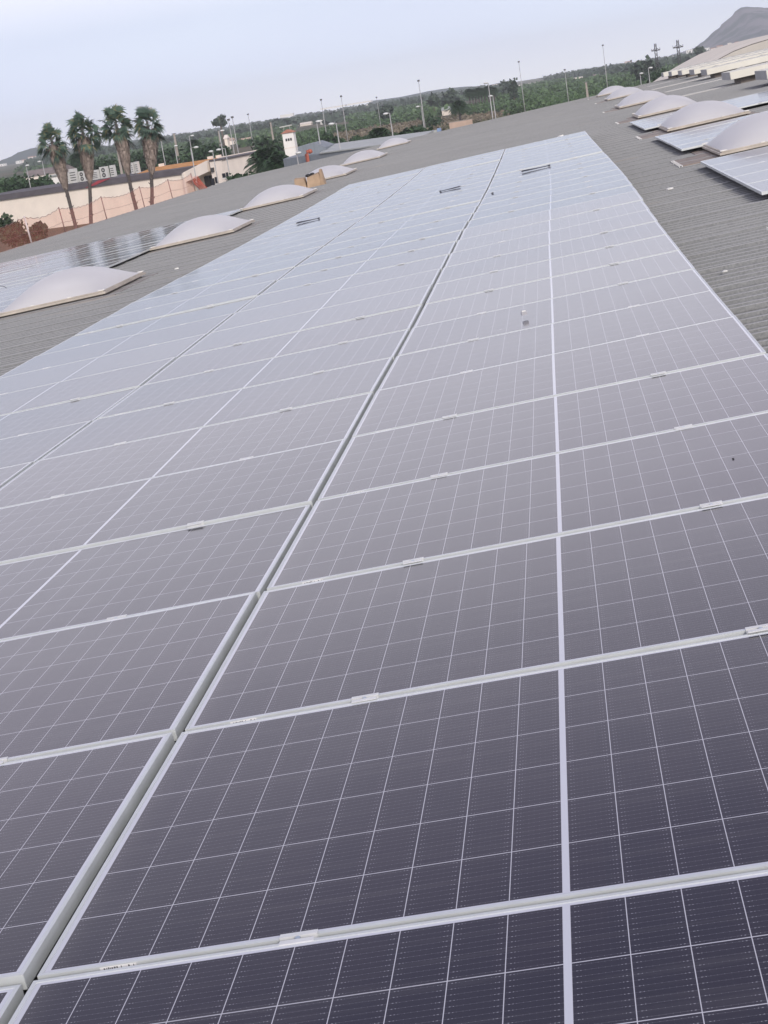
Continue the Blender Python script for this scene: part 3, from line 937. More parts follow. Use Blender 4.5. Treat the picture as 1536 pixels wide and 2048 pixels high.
def fan_palm(pts_px, Y, label, seed, crown_r, skirt_bot, skirt_top, tr=.17, name='fan_palm', skirt_r=.72):
    """washingtonia-like palm: pts_px = trunk pixels from the bottom up to the crown's heart"""
    rg = random.Random(seed)
    P = [at(a, b, Y) for a, b in pts_px]
    d0 = (P[0] - P[1])
    k0 = (P[0].z - GROUND) / -d0.z if d0.z < 0 else 0
    base = P[0] + d0.normalized() * 0
    base = Vector((P[0].x + (P[0].z - GROUND) * .03, Y, GROUND))
    o = empty(name, base); tag(o, label, 'palm tree', 'row of tall fan palms')
    L = [p - base for p in P]
    heart = L[-1]
    mb = MB(); mb.tube([(0, 0, 0)] + L, [tr * 1.5] + [tr * 1.1] + [tr] * (len(L) - 2) + [tr * .7], 10)
    for k_ in range(26):     # old leaf boots
        i = rg.randrange(0, len(L) - 1); f = rg.random()
        p = L[i].lerp(L[i + 1], f); a = rg.uniform(0, 6.28)
        e = Vector((math.cos(a), math.sin(a), .35)) * rg.uniform(.16, .34)
        mb.tube([p, p + e * .7, p + e + Vector((0, 0, .1))], [.07, .05, .015], 5)
    mb.build('trunk', M['trunk'], o, True)
    def fan(mb_, org, dir_, pet, rad, droop, nseg, spread):
        d = dir_.normalized()
        side = d.cross(Vector((0, 0, 1))); side = side.normalized() if side.length > .05 else Vector((1, 0, 0))
        up = side.cross(d)
        roll = rg.uniform(-1.15, 1.15)
        side, up = side * math.cos(roll) + up * math.sin(roll), up * math.cos(roll) - side * math.sin(roll)
        hub = org + d * pet - Vector((0, 0, pet * droop * .35))
        mb_.add([org + side * .02, org - side * .02, hub - side * .015, hub + side * .015], [(0, 1, 2, 3)])
        for s in range(nseg):
            a = spread * (-1 + 2 * (s + .5) / nseg)
            r1 = rad * rg.uniform(.75, 1.2) * (1 - .25 * abs(a) / 2)
            u = d * math.cos(a) + side * math.sin(a) + up * (.12 * abs(math.sin(a)))
            wdt = side * math.cos(a) - d * math.sin(a)
            m1 = hub + u * r1 * .6 - Vector((0, 0, droop * r1 * .12))
            tip = hub + u * r1 - Vector((0, 0, droop * r1 * .55))
            hw = rad * spread / nseg * .60
            mb_.add([hub - wdt * .01, hub + wdt * .01, m1 + wdt * hw, m1 - wdt * hw], [(0, 1, 2, 3)])
            mb_.add([m1 - wdt * hw, m1 + wdt * hw, tip + wdt * .008, tip - wdt * .008], [(0, 1, 2, 3)])
    mb = MB()
    for k_ in range(46):
        a = k_ * 2.39996 + rg.uniform(-.2, .2)
        e = R(84) - (k_ / 45) ** .85 * R(122)         # from upright in the middle to hanging at the rim
        d = Vector((math.cos(a) * math.cos(e), math.sin(a) * math.cos(e), math.sin(e)))
        pet = crown_r * rg.uniform(.22, .66)
        fan(mb, heart + Vector((0, 0, -.7 * k_ / 45)), d, pet, crown_r * rg.uniform(.46, .60), .35 + .5 * k_ / 45, 13, 1.5)
    mb.build('leaves', M['palm_leaf'], o)
    mb = MB()
    zt, zb = skirt_top, skirt_bot          # offsets below the heart, metres
    for k_ in range(620):
        f = rg.random() ** .8
        z = -zt - (zb - zt) * f
        # axis follows the trunk
        zz_ = heart.z + z
        j = max(i for i in range(len(L)) if L[i].z <= zz_ + 1e-6) if any(p.z <= zz_ for p in L) else 0
        j = min(j, len(L) - 2)
        ax = L[j].lerp(L[j + 1], max(0, min(1, (zz_ - L[j].z) / (L[j + 1].z - L[j].z))))
        rad = skirt_r * (1 - f) ** .55 * rg.uniform(.55, 1.0) * (.75 + .5 * math.sin(min(1, f * 3) * 1.57)) * .85 + tr
        a = rg.uniform(0, 6.283)
        c, s = math.cos(a), math.sin(a)
        ln = rg.uniform(.5, 1.0)
        w_ = rg.uniform(.05, .12)
        t0 = ax + Vector((c * rad * .8, s * rad * .8, ln * .4)); t1 = ax + Vector((c * rad, s * rad, -ln * .2)); t2 = ax + Vector((c * rad * .86, s * rad * .86, -ln * .65))
        sd_ = Vector((-s, c, 0)) * w_
        mb.add([t0 - sd_ * .3, t0 + sd_ * .3, t1 + sd_, t1 - sd_], [(0, 1, 2, 3)])
        mb.add([t1 - sd_, t1 + sd_, t2 + sd_ * .25, t2 - sd_ * .25], [(0, 1, 2, 3)])
    mb.build('dead_leaf_skirt', M['palm_dead'], o)
    return o


fan_palm([(152, 455), (143, 420), (130, 370), (118, 325), (101, 275)], 150, 'shortest fan palm, leftmost of the row before the cream wall', 1, 1.75, 4.6, .7)
fan_palm([(182, 446), (181, 410), (179, 360), (172, 300), (164, 256)], 150, 'second fan palm from the left, with ragged shaggy skirt', 2, 1.8, 4.7, .8, skirt_r=.78)
fan_palm([(272, 416), (265, 390), (256, 350), (245, 290), (230, 243)], 150, 'third fan palm from the left, with an open airy crown', 3, 1.9, 4.6, .9, skirt_r=.66)
fan_palm([(304, 408), (304, 380), (302, 335), (300, 285), (294, 242)], 150, 'rightmost fan palm of the row, with a bulky brown skirt', 4, 1.75, 4.5, .7, skirt_r=.84)

# two ornamental trees close behind the eave net
b = at(20, 425, 118); tree('ornamental_tree', (b.x, 118, GROUND), b.z - GROUND, 1.25, 1.35, M['red_bush'], 'round dark tree behind the orange net at the left edge', 'tree', 900, .16, 5, .12)
b = at(76, 444, 118); tree('ornamental_tree', (b.x, 118, GROUND), b.z - GROUND, .75, 1.0, M['red_bush'], 'small bushy tree behind the orange net, right of the round tree', 'tree', 700, .14, 6, .08)

# ------------------------------------------------------------------ cream building on the left
YA, YB = 214.0, 203.0
A0, A1 = at(-80, 413, 216), at(369, 347.5, YB)      # lower edge of the dark fascia
zt = (A0.z + A1.z) / 2
A = Vector((A0.x, 216, 0)); Bb = Vector((A1.x, YB, 0))
dirx = (Bb - A).normalized(); nrm = Vector((-dirx.y, dirx.x, 0))         # nrm points away from the camera
ang = math.atan2(dirx.y, dirx.x)
ln = (Bb - A).length
o = empty('cream_building', (A.x, A.y, GROUND), (0, 0, ang)); tag(o, 'long single-storey cream building with dark fascia and orange roof ridge behind the palms', 'building')
H = zt - GROUND
MB().box(0, ln, 0, 14, 0, H).build('wall', M['cream'], o)
mb = MB(); mb.prism([(-.1, -.25, H), (ln + .05, -.25, H), (ln + .05, 14, H), (-.1, 14, H)], [(-.1, -.2, H + .75), (ln + 2.2, -.2, H + .75), (ln + 2.2, 14, H + .8), (-.1, 14, H + .8)])
mb.build('roof', M['fascia'], o)
# porch and taller end block: local x measured from A
def lx(px, py, Y):
    p = at(px, py, Y) - Vector((A.x, A.y, GROUND)); return Vector((p.dot(dirx), p.dot(nrm), p.z))
L1 = lx(372, 343, YB); L2 = lx(415, 332, YB); L3 = lx(433, 322, YB); L4 = lx(478, 313, YB + 2)
mb = MB(); mb.prism([(ln + .02, 2.5, 0), (L3.x, 2.5, 0), (L3.x, 14, 0), (ln + .02, 14, 0)], [(ln + .02, 2.5, H + .2), (L3.x, 2.5, H + 1.4), (L3.x, 14, H + 1.4), (ln + .02, 14, H + .2)])
mb.build('porch_wall', M['cream2'], o)
P0 = lx(372, 343, YB)
mb = MB(); mb.prism([(ln + .03, -.4, H - 1.1), (L3.x - .35, -.4, H - .15), (L3.x - .35, 2.5, H - .15), (ln + .03, 2.5, H - 1.1)], [(ln + .03, -.4, H + .2), (L3.x - .35, -.4, H + 1.25), (L3.x - .35, 2.5, H + 1.25), (ln + .03, 2.5, H + .2)])
mb.build('porch_canopy', M['cream2'], o)
MB().box(ln - .1, ln + .25, -.5, 2.4, 0, H + .1).build('porch_pillar', M['cream2'], o)
D0 = lx(394, 372, YB); D1 = lx(416, 352, YB)
f = MB().box(D0.x, D1.x, 2.44, 2.498, 0, D1.z).build('door', M['dark_glass'], o)
MB().box((D0.x + D1.x) / 2 - .05, (D0.x + D1.x) / 2 + .05, 2.40, 2.437, 0, D1.z).build('door_frame', M['ac_dark'], f)
MB().box(L3.x, L4.x, -.2, 12, 0, L4.z).build('end_block', M['cream2'], o)
mb = MB(); mb.prism([(L3.x - .01, -.3, L4.z), (L4.x + .25, -.3, L4.z), (L4.x + .25, 12, L4.z), (L3.x - .01, 12, L4.z)], [(L3.x - .01, -.3, L4.z + .22), (L4.x + .25, -.3, L4.z + .12), (L4.x + .25, 12, L4.z + .12), (L3.x - .01, 12, L4.z + .22)])
mb.build('block_coping', M['fascia'], o)
for (a, b_, c, d_) in ((437.5, 353, 443, 368), (446.5, 350, 451.5, 364), (464, 342, 470, 352), (473, 340, 477, 350)):
    q0 = lx(a, d_, YB); q1 = lx(c, b_, YB)
    wn_ = MB().box(q0.x, q1.x, -.26, -.205, max(.5, q0.z), q1.z).build('window', M['dark_glass'], o)
    MB().box(q0.x - .06, q1.x + .06, -.30, -.262, max(.5, q0.z) - .1, max(.5, q0.z) - .003).build('sill', M['white_wall'], wn_)
q = lx(441, 336, YB); MB().box(q.x - .18, q.x + .18, -.5, -.205, q.z - .3, q.z + .25).build('wall_lamp', M['ac_dark'], o)
O0 = lx(262, 347, YB + 6); O1 = lx(440, 316, YB + 4)
mb = MB(); mb.prism([(O0.x, 4, H + .78), (L3.x + .8, 4, H + .78), (L3.x + .8, 13, H + .78), (O0.x, 13, H + .78)], [(O0.x + .3, 7.5, O1.z), (L3.x + .5, 7.5, O1.z), (L3.x + .5, 9, O1.z), (O0.x + .3, 9, O1.z)])
mb.build('orange_ridge', M['orange_tile'], o)
mb = MB()
for px_ in (278, 400, 421):
    q = lx(px_, 330 - .15 * (px_ - 400), YB + 5); mb.box(q.x - .28, q.x + .28, 7.6, 8.2, O1.z - .4, O1.z + .35)
mb.build('roof_vent', M['cream2'], o)

mb = MB(); q0, q1, q2 = lx(178, 374, 209), lx(236, 353, 208), lx(225, 358, 208)
mb.prism([(q0.x, -.33, q0.z), (q0.x + .9, -.33, q0.z + .05), (q1.x, -.33, q1.z)], [(q0.x, -.27, q0.z), (q0.x + .9, -.27, q0.z + .05), (q1.x, -.27, q1.z)])
o2 = empty('red_tarpaulin', (A.x, A.y, GROUND), (0, 0, ang)); tag(o2, 'red tarpaulin hanging over the dark fascia between two palms', 'tarpaulin')
mb = MB(); mb.prism([(q0.x, -.34, q0.z - .05), (q0.x + 1.6, -.34, q0.z + .12), (q1.x, -.34, q1.z), (q1.x - 2.2, -.34, q1.z - .1)][::1], [(q0.x, -.26, q0.z - .05), (q0.x + 1.6, -.26, q0.z + .12), (q1.x, -.26, q1.z), (q1.x - 2.2, -.26, q1.z - .1)])
mb.build('cloth', M['red_sheet'], o2)

# rooftop air-conditioning units
def ac_unit(px, py0, py1, wpx, label, kind):
    Y = 211.0
    p = at(px, py1, Y); hgt = at(px, py0, Y).z - p.z; wd = wpx / F_PX * Y
    zb = GROUND + H + .79
    hgt = max(.5, p.z + hgt - zb)
    o_ = empty('air_conditioner', (p.x, p.y, zb), (0, 0, ang)); tag(o_, label, 'air conditioner', 'white air conditioners on the cream building')
    mb_ = MB(); mb_.box(-wd / 2, wd / 2, 0, .5, .06, hgt); mb_.build('casing', M['ac_white'], o_)
    mb_ = MB(); mb_.box(-wd / 2 + .05, -wd / 2 + .15, .03, .47, 0, .06); mb_.box(wd / 2 - .15, wd / 2 - .05, .03, .47, 0, .06); mb_.build('foot', M['ac_dark'], o_)
    if kind == 'fan':
        for zc in (.3, .72):
            c_ = MB(); rr = min(wd * .33, hgt * .19)
            ring = [(rr * math.cos(t), rr * math.sin(t)) for t in [2 * math.pi * i / 16 for i in range(16)]]
            c_.prism([(a, -.012, zc * hgt + b) for a, b in ring], [(a, -.002, zc * hgt + b) for a, b in ring]); g_ = c_.build('fan_grille', M['ac_dark'], o_)
            MB().tube([(0, -.03, zc * hgt), (0, -.013, zc * hgt)], rr * .35, 10).build('hub', M['ac_white'], g_)
    else:
        mb_ = MB()
        for i in range(4): mb_.box(-wd / 2 + .08, wd / 2 - .08, -.012, -.002, hgt * (.2 + i * .17), hgt * (.26 + i * .17))
        mb_.build('louvre', M['ac_dark'], o_)
    return o_


ac_unit(134, 346, 363, 10, 'small white rooftop unit, leftmost, beside the first palm', 'plain')
ac_unit(148, 337, 364, 16, 'tall white air conditioner seen from its side right of the first palm', 'plain')
ac_unit(165, 342, 361, 15, 'white twin-fan air conditioner partly behind the second palm', 'fan')
ac_unit(190, 340, 358, 17, 'low boxy white rooftop unit right of the second palm', 'plain')
ac_unit(209, 333, 355, 18, 'white twin-fan air conditioner standing clear between two palms', 'fan')
ac_unit(226, 330, 351, 10, 'narrow white air conditioner seen edge-on left of the third palm', 'plain')
ac_unit(265, 325, 343, 6, 'thin white rooftop duct box right of the third palm', 'plain')
ac_unit(274, 323, 342, 8, 'white rooftop duct with hooded top between the third and fourth palm', 'plain')

# farm building behind, far left
def gable_house(px0, px1, py_eave, py_ridge, Y, wall, roof, label, depth=8, name='house', cat='house', group=None, wins=0, zrel=None):
    a, b_ = at(px0, py_eave, Y), at(px1, py_eave, Y)
    xm = (a.x + b_.x) / 2; hw = abs(b_.x - a.x) / 2
    mid = at((px0 + px1) / 2, py_eave, Y); ze = max(mid.z - GROUND, 2.2); zr = max(at((px0 + px1) / 2, py_ridge, Y).z - GROUND, ze + .5)
    o_ = empty(name, (xm, Y, GROUND)); tag(o_, label, cat, group)
    MB().box(-hw, hw, 0, depth, 0, ze).build('wall', wall, o_)
    mb_ = MB(); e = .3
    mb_.prism([(-hw - e, -e, ze), (hw + e, -e, ze), (hw + e, depth + e, ze), (-hw - e, depth + e, ze)], [(-hw, depth * .42, zr), (hw, depth * .42, zr), (hw, depth * .58, zr), (-hw, depth * .58, zr)])
    mb_.build('roof', roof, o_)
    for i in range(wins):
        xx_ = -hw + (i + .5) * 2 * hw / wins
        MB().box(xx_ - .5, xx_ + .5, -.05, .01, ze * .42, ze * .75).build('window', M['dark_glass'], o_)
    return o_


gable_house(42, 122, 350, 338, 300, M['cream2'], M['roof_grey'], 'low farm building with brown-grey roof at far left behind the hedge', 10, 'farm_building', 'building', wins=2)
o = empty('white_shed', (at(108, 355, 250).x, 250, GROUND)); tag(o, 'low white flat shed behind the first palm', 'shed')
p = at(108, 352, 250); MB().box(-2.2, 2.2, 0, 4, 0, p.z - GROUND).build('wall', M['white_wall'], o); MB().box(-2.5, 2.5, -.4, 4.3, p.z - GROUND, p.z - GROUND + .18).build('roof', M['metal_pale'], o)

# ------------------------------------------------------------------ blue-grey metal shed, red pipe and white tower
YS = 168.0
c0, c1 = at(566, 318, YS), at(832, 283, 158)
o = empty('metal_shed', (c0.x, YS, GROUND)); tag(o, 'long blue-grey metal shed with pale sheet roof behind the skylights', 'shed')
hz = c0.z - GROUND; ex = c1.x - c0.x; ey = 158 - YS
mb = MB(); mb.prism([(0, 0, 0), (ex, ey, 0), (ex + 1, ey + 9, 0), (0, 9, 0)], [(0, 0, hz), (ex, ey, hz), (ex + 1, ey + 9, hz), (0, 9, hz)]); mb.build('wall', M['metal_blue'], o)
s0 = at(640, 311, YS - 3); sx = s0.x - c0.x
mb = MB(); mb.prism([(sx, ey * sx / ex - .2, hz), (ex + .2, ey - .2, hz), (ex + 1.2, ey + 9.2, hz), (sx, 9.2, hz)], [(sx, ey * sx / ex - .2, hz + .12), (ex + .2, ey - .2, hz + .12), (ex + 1.2, ey + 9.2, hz + .55), (sx, 9.2, hz + .55)])
mb.build('roof', M['metal_pale'], o)
g0, g1, g2, g3 = [at(a, b_, YS - 2) - c0 for a, b_ in ((588, 293), (620, 290), (646, 301), (590, 313))]
ga, gb, gc = g0.x, g1.x, g2.x
mb = MB(); mb.prism([(ga, .3, hz + .002), (gc, .3, hz + .002), (gc, .3, hz + .55), (gb, .3, hz + 1.15), (ga, .3, hz + 1.0)], [(ga, 8, hz + .002), (gc, 8, hz + .002), (gc, 8, hz + .55), (gb, 8, hz + 1.15), (ga, 8, hz + 1.0)])
mb.build('raised_end', M['metal_blue'], o)
o = empty('vent_pipe', (at(622, 330, 166).x, 164.2, GROUND)); tag(o, 'red-brown vent pipe with elbow against the blue-grey shed', 'pipe')
p1 = at(621, 302, 164.2).z - GROUND
MB().tube([(0, 0, 0), (0, 0, p1 - .25), (.08, 0, p1 - .05), (.3, 0, p1)], .2, 10).build('riser', M['pipe_red'], o, True)
MB().tube([(.3, 0, p1), (.42, 0, p1 - .02), (.5, 0, p1 - .22)], [.24, .24, .2], 10).build('elbow', M['pipe_red'], o, True)

YT = 250.0
tw0, tw1 = at(561, 268, YT), at(589, 264, YT)
o = empty('white_tower', ((tw0.x + tw1.x) / 2, YT, GROUND)); tag(o, 'slim white transformer tower with red tiled roof above the shed', 'tower')
hw = (tw1.x - tw0.x) / 2 - .24; ht = tw0.z - GROUND
MB().box(-hw, hw, 0, 2.2, 0, ht).build('wall', M['white_wall'], o)
mb = MB(); mb.prism([(-hw - .22, -.22, ht), (hw + .22, -.22, ht), (hw + .22, 2.42, ht), (-hw - .22, 2.42, ht)], [(-.25, .9, ht + .5), (.25, .9, ht + .5), (.25, 1.3, ht + .5), (-.25, 1.3, ht + .5)]); mb.build('roof', M['red_tile'], o)
for i in range(3):
    MB().box(-hw * .55 + i * hw * .42, -hw * .55 + i * hw * .42 + hw * .3, -.04, .01, ht - 1.25, ht - .85).build('window', M['dark_glass'], o)
MB().box(-hw - .03, hw + .03, -.05, 2.25, ht - 2.35, ht - 2.25).build('string_course', M['cream2'], o)
mb = MB(); mb.tube([(-hw - .3, .5, ht + 1.0), (hw - .1, .5, ht + 1.08)], .10, 6); mb.build('insulator_bar', M['ac_white'], o)
mb = MB(); [mb.tube([(x, .5, ht + .3), (x, .5, ht + 1.05)], .04, 5) for x in (-.6, .4)]; mb.build('bracket', M['galv'], o)

# ------------------------------------------------------------------ poles
def mast(px, py, Y, label, head='flood', r=.085):
    t = at(px, py, Y)
    h = t.z - GROUND
    o_ = empty('lighting_mast', (t.x, Y, GROUND)); tag(o_, label, 'mast', 'tall thin masts beyond the roof')
    MB().tube([(0, 0, 0), (0, 0, h * .55), (0, 0, h)], [r * 1.15, r * .85, r * .5], 8).build('shaft', M['galv'], o_, True)
    MB().box(-.2, .2, -.12, .1, h - .1, h + .18).build('head', M['galv_dark'], o_)
    return o_


for px, py, Y, lb in ((1205.5, 91, 330, 'tallest thin mast, on the right above the far skylights'), (1037.5, 124, 330, 'thin mast right of the cypress'), (837, 162, 270, 'tall thin mast rising above the blue sheeting'),
                      (682, 193, 300, 'thin mast right of the white tower, taller of the pair'), (642, 200, 300, 'thin mast right of the white tower, shorter of the pair'), (753, 195, 400, 'short thin mast between two lamp posts in the middle'),
                      (496, 229, 350, 'thin mast between the round pine and the tower'), (457, 240, 240, 'left one of two close thin masts beside the cream building'), (464.5, 235, 240, 'right one of two close thin masts beside the cream building'),
                      (1129.5, 140, 330, 'thin mast with small crossbar midway between two taller masts'), (316, 250, 240, 'thin mast just right of the fourth palm')):
    mast(px, py, Y, lb)


def lamp_post(px, py, Y, side, arm, label, r=.062, hs=.9):
    t = at(px, py, Y); h = t.z - GROUND
    o_ = empty('street_lamp', (t.x, Y, GROUND)); tag(o_, label, 'street lamp', 'street lamps beyond the roof')
    MB().tube([(0, 0, 0), (0, 0, h * .5), (0, 0, h)], [r * 1.3, r * 1.1, r * .9], 8).build('pole', M['galv'], o_, True)
    if arm > .05:
        MB().tube([(0, 0, h - .03), (side * arm * .6, 0, h + .04), (side * arm, 0, h + .02)], r * .6, 6).build('arm', M['galv'], o_, True)
    MB().ball((side * (arm + .2), 0, h - .02), .36 * hs, 10, 6, .42).build('lamp_head', M['lamp'], o_, True)
    return o_


for a in ((976, 165, 210, -1, .1, 'tall street lamp with globe head standing in front of the orchard'), (985.5, 191, 230, -1, .15, 'shorter street lamp right beside the tall globe lamp'),
          (779, 226, 180, -1, .25, 'street lamp with left-pointing head behind the last left skylight'), (672, 246, 165, -1, .3, 'street lamp with curved left arm above the shed roof'),
          (633, 243, 170, 1, 0, 'bare-topped street lamp right of the white tower'), (842, 212, 260, -1, .35, 'street lamp whose head hangs left of the tall middle mast'),
          (1296.5, 136, 240, 1, .15, 'street lamp with bright white head right of the far skylights'), (1280, 147, 240, 1, 0, 'slim street lamp left of the bright white one'),
          (381, 296, 190, 1, .5, 'street lamp with right-pointing arm before the orange ridge'), (450, 297, 190, -1, .6, 'street lamp with left-pointing arm before the end block'),
          (425, 302, 195, -1, 0, 'small street lamp between the two arm lamps'), (52, 331, 236, 1, 0, 'street lamp with small globe left of the farm building'),
          (84, 322, 260, -1, .3, 'street lamp behind the first palm with a wide flat head'), (378, 272, 260, 1, .35, 'street lamp with rounded arm behind the orange ridge'),
          (349, 292, 240, 1, 0, 'thin bare street lamp right of the fourth palm'), (438, 262, 220, 1, .25, 'street lamp with hanging right lamp below the round pine'), (593, 306, 160, 1, 0, 'slim dark lamp standing before the blue-grey shed'),
          (1346.5, 145, 260, 1, 0, 'tiny street lamp left of the cream vault')):
    lamp_post(*a)

for px, py, Y, lb in ((1172, 165, 330, 'squat concrete pole in the orchard left of the far skylights'), (108, 318, 300, 'concrete pole among the hedges at far left'), (348, 268, 330, 'concrete pole behind the fourth palm'),
                      (541, 245, 420, 'concrete pole in the field left of the white tower'), (1311, 165, 500, 'concrete pole in the field under the pylons'), (437, 262, 420, 'concrete pole under the round pine'), (235, 300, 320, 'concrete pole behind the third palm')):
    t = at(px, py, Y); h = t.z - GROUND
    o = empty('concrete_pole', (t.x, Y, GROUND)); tag(o, lb, 'pole', 'concrete poles in the fields')
    mb = MB(); mb.prism([(-.3, -.2, 0), (.3, -.2, 0), (.3, .2, 0), (-.3, .2, 0)], [(-.17, -.12, h), (.17, -.12, h), (.17, .12, h), (-.17, .12, h)]); mb.build('shaft', M['concrete'], o)
    MB().box(-.5, .5, -.09, .09, h + .003, h + .14).build('crossarm', M['galv_dark'], o)


def pylon(px, py, Y, label, arm_w):
    t = at(px, py, Y); h = t.z - GROUND
    o_ = empty('power_pylon', (t.x, Y, GROUND)); tag(o_, label, 'pylon', 'lattice power pylons on the skyline')
    mb_ = MB(); w0, w1 = .50, .24
    n = 11
    lv = [(h * i / n, w0 + (w1 - w0) * i / n) for i in range(n + 1)]
    for sx_, sy_ in ((1, 1), (1, -1), (-1, 1), (-1, -1)):
        mb_.tube([(sx_ * q, sy_ * q, z) for z, q in lv], .07, 4)
    for (z0, a), (z1, b_) in zip(lv, lv[1:]):
        mb_.tube([(-a, -a, z0), (b_, -b_, z1)], .06, 4); mb_.tube([(a, -a, z0), (-b_, -b_, z1)], .06, 4); mb_.tube([(-a, a, z0), (-b_, -b_, z1)], .06, 4); mb_.tube([(a, a, z0), (b_, -b_, z1)], .06, 4)
    mb_.build('lattice', M['galv_dark'], o_)
    z = h * .86
    mb_ = MB(); mb_.tube([(-arm_w, 0, z), (arm_w, 0, z)], .13, 4); mb_.tube([(-arm_w, 0, z), (0, 0, z + .7)], .07, 4); mb_.tube([(arm_w, 0, z), (0, 0, z + .7)], .07, 4); mb_.build('crossarm', M['galv_dark'], o_)
    for s_ in (-1, 1):
        MB().tube([(s_ * arm_w, 0, z), (s_ * arm_w, 0, z + .6)], [.13, .08], 6).build('insulator', M['galv'], o_)
    return o_


pylon(1354.5, 80, 420, 'nearer lattice power pylon left of the cream vault', 1.25)
pylon(1310, 87, 450, 'slightly farther and thinner lattice power pylon with crossarm', 1.15)

CLEAR = []          # (x, y, half width) in front of which the fields stay open

# ------------------------------------------------------------------ far houses, sheds, walls
def flat_house(px0, px1, py0, py1, wall, label, name='house', cat='house', group='pale houses far away', roof=None, Y=None):
    """stands on the ground where its foot shows, or farther off on rising ground"""
    hor = 320.5 - .15986 * (px0 + px1) / 2
    if Y is None:
        Y = (CAM.z - GROUND) * F_PX / max(py1 - hor, 11.5)
    a, b_ = at(px0, py1, Y), at(px1, py0, Y)
    zb = min(GROUND, a.z) if a.z < GROUND + 1 else a.z - 3
    o_ = empty(name, ((a.x + b_.x) / 2, Y, zb)); tag(o_, label, cat, group)
    hw_ = abs(b_.x - a.x) / 2; h_ = max(2.0, b_.z - zb)
    CLEAR.append(((a.x + b_.x) / 2, Y, hw_ + 5))
    MB().box(-hw_, hw_, 0, hw_ * 1.2 + 3, 0, h_).build('wall', wall, o_)
    if roof is None or roof == M['white_wall']:
        MB().box(-hw_ - .15, hw_ + .15, -.2, hw_ * 1.2 + 3.2, h_ + .003, h_ + .3).build('roof', roof or M['metal_pale'], o_)
    else:
        mb_ = MB(); dp = hw_ * 1.2 + 3
        mb_.prism([(-hw_ - .3, -.3, h_ + .003), (hw_ + .3, -.3, h_ + .003), (hw_ + .3, dp + .3, h_ + .003), (-hw_ - .3, dp + .3, h_ + .003)], [(-hw_, dp * .45, h_ + 1.2), (hw_, dp * .45, h_ + 1.2), (hw_, dp * .55, h_ + 1.2), (-hw_, dp * .55, h_ + 1.2)])
        mb_.build('roof', roof, o_)
    nw = max(1, int(hw_ / 1.8)) if name == 'house' else 0
    for i in range(nw):
        xx_ = -hw_ + (i + .5) * 2 * hw_ / nw
        MB().box(xx_ - .5, xx_ + .5, -.06, .01, h_ * .45, h_ * .78).build('window', M['dark_glass'], o_)
    return o_


hs_ = ((1373, 1388, 98, 106, 'bright white house under the mountain foot'), (1404, 1419, 95, 103, 'white house right of the cypress under the mountain'), (1434, 1446, 91, 99, 'pinkish house on the slope foot'),
       (1422, 1431, 96, 102, 'small cream house between two larger ones under the mountain'), (1456, 1463, 85, 91, 'small pale house high on the slope'), (1470, 1478, 84, 90, 'pale house near the cream vault skyline'), (1345, 1362, 109, 114, 'low pale house left of the white houses'),
       (1250, 1264, 122.6, 129, 'cream house with red roof on the wooded rise right of the tallest mast'), (1236, 1244, 132.5, 136.5, 'bright low house right of the tallest mast'),
       (1329, 1337, 118, 124.5, 'pink house between the pylons'), (1187, 1200, 151, 159, 'small grey house in the orchard right of the concrete pole'), (1148, 1166, 153, 159, 'pale long shed left of the concrete pole'), (1272, 1284, 120, 126, 'pale house hidden in the trees left of the left pylon'),
       (641, 648, 239, 247, 'small white farmhouse right of the white tower'), (652, 655, 226, 232, 'tiny white house right of the thin mast'), (670, 674, 228, 233, 'tiny white hut farther right of the thin mast'),
       (905, 922, 184, 190, 'grey pale house between the broad tree and the palm grove'), (862, 872, 191, 196, 'pale low house on the skyline left of the broad tree'), (980, 995, 168, 173, 'pale house among the far woods'), (733, 737, 208, 214, 'white spire-like hut near the left of the middle skyline'),
       (32, 41, 321, 327, 'white house at far left under the blue hill'), (42, 50, 320, 325, 'cream house beside the white one at far left'), (56, 69, 313, 318, 'cream house on the slope of the blue hill'), (0, 10, 327, 332, 'low white house at the left frame edge'), (1006, 1013, 180, 185, 'small orange-pink hut by the cypress'))
for px0, px1, py0, py1, lb in hs_:
    flat_house(px0, px1, py0, py1, M['brick'] if 'pink' in lb else M['cream2'] if 'cream' in lb or 'pale' in lb else M['white_wall'], lb, roof=M['roof_grey'] if 'grey' in lb else M['red_tile'] if ('red' in lb or 'pink' in lb or 'cream' in lb) else None)
flat_house(477, 501, 281, 289, M['brick'], 'long low terracotta shed beyond the bushy palm', 'low_shed', 'shed', None, M['brick'])
flat_house(449, 466, 281, 288, M['cream'], 'yellowish low shed right of the round pine foot', 'low_shed', 'shed', None, M['brick'])
flat_house(449, 454, 277, 282, M['cream'], 'small yellow pump hut behind the yellowish low shed', 'hut', 'hut', None, M['cream2'], 520)
flat_house(528, 549, 273, 277.5, M['brick'], 'low brick shed in the field left of the tower', 'low_shed', 'shed', None, M['roof_grey'])
flat_house(596, 622, 246, 250, M['cream2'], 'long pale track wall in the orchard right of the tower', 'low_wall', 'wall', None, M['cream2'])
flat_house(884, 901, 220.5, 227, M['cream2'], 'grey hut in the orchard right of the tall middle mast', 'hut', 'hut', None, M['metal_pale'])
flat_house(700, 741, 226.5, 230, M['white_wall'], 'long white greenhouse in the orchard', 'greenhouse', 'greenhouse', None, M['white_wall'])
flat_house(772, 791, 217.5, 221, M['white_wall'], 'pale greenhouse in the orchard right of the long white one', 'greenhouse', 'greenhouse', None, M['metal_pale'])
flat_house(1034, 1073, 168, 171, M['cream2'], 'long cream wall at the orchard edge right of the cypress', 'low_wall', 'wall', None, M['cream2'])
flat_house(1102, 1116, 160.5, 163, M['cream2'], 'short pale wall in the orchard by the crossbar mast', 'low_wall', 'wall', None, M['cream2'])
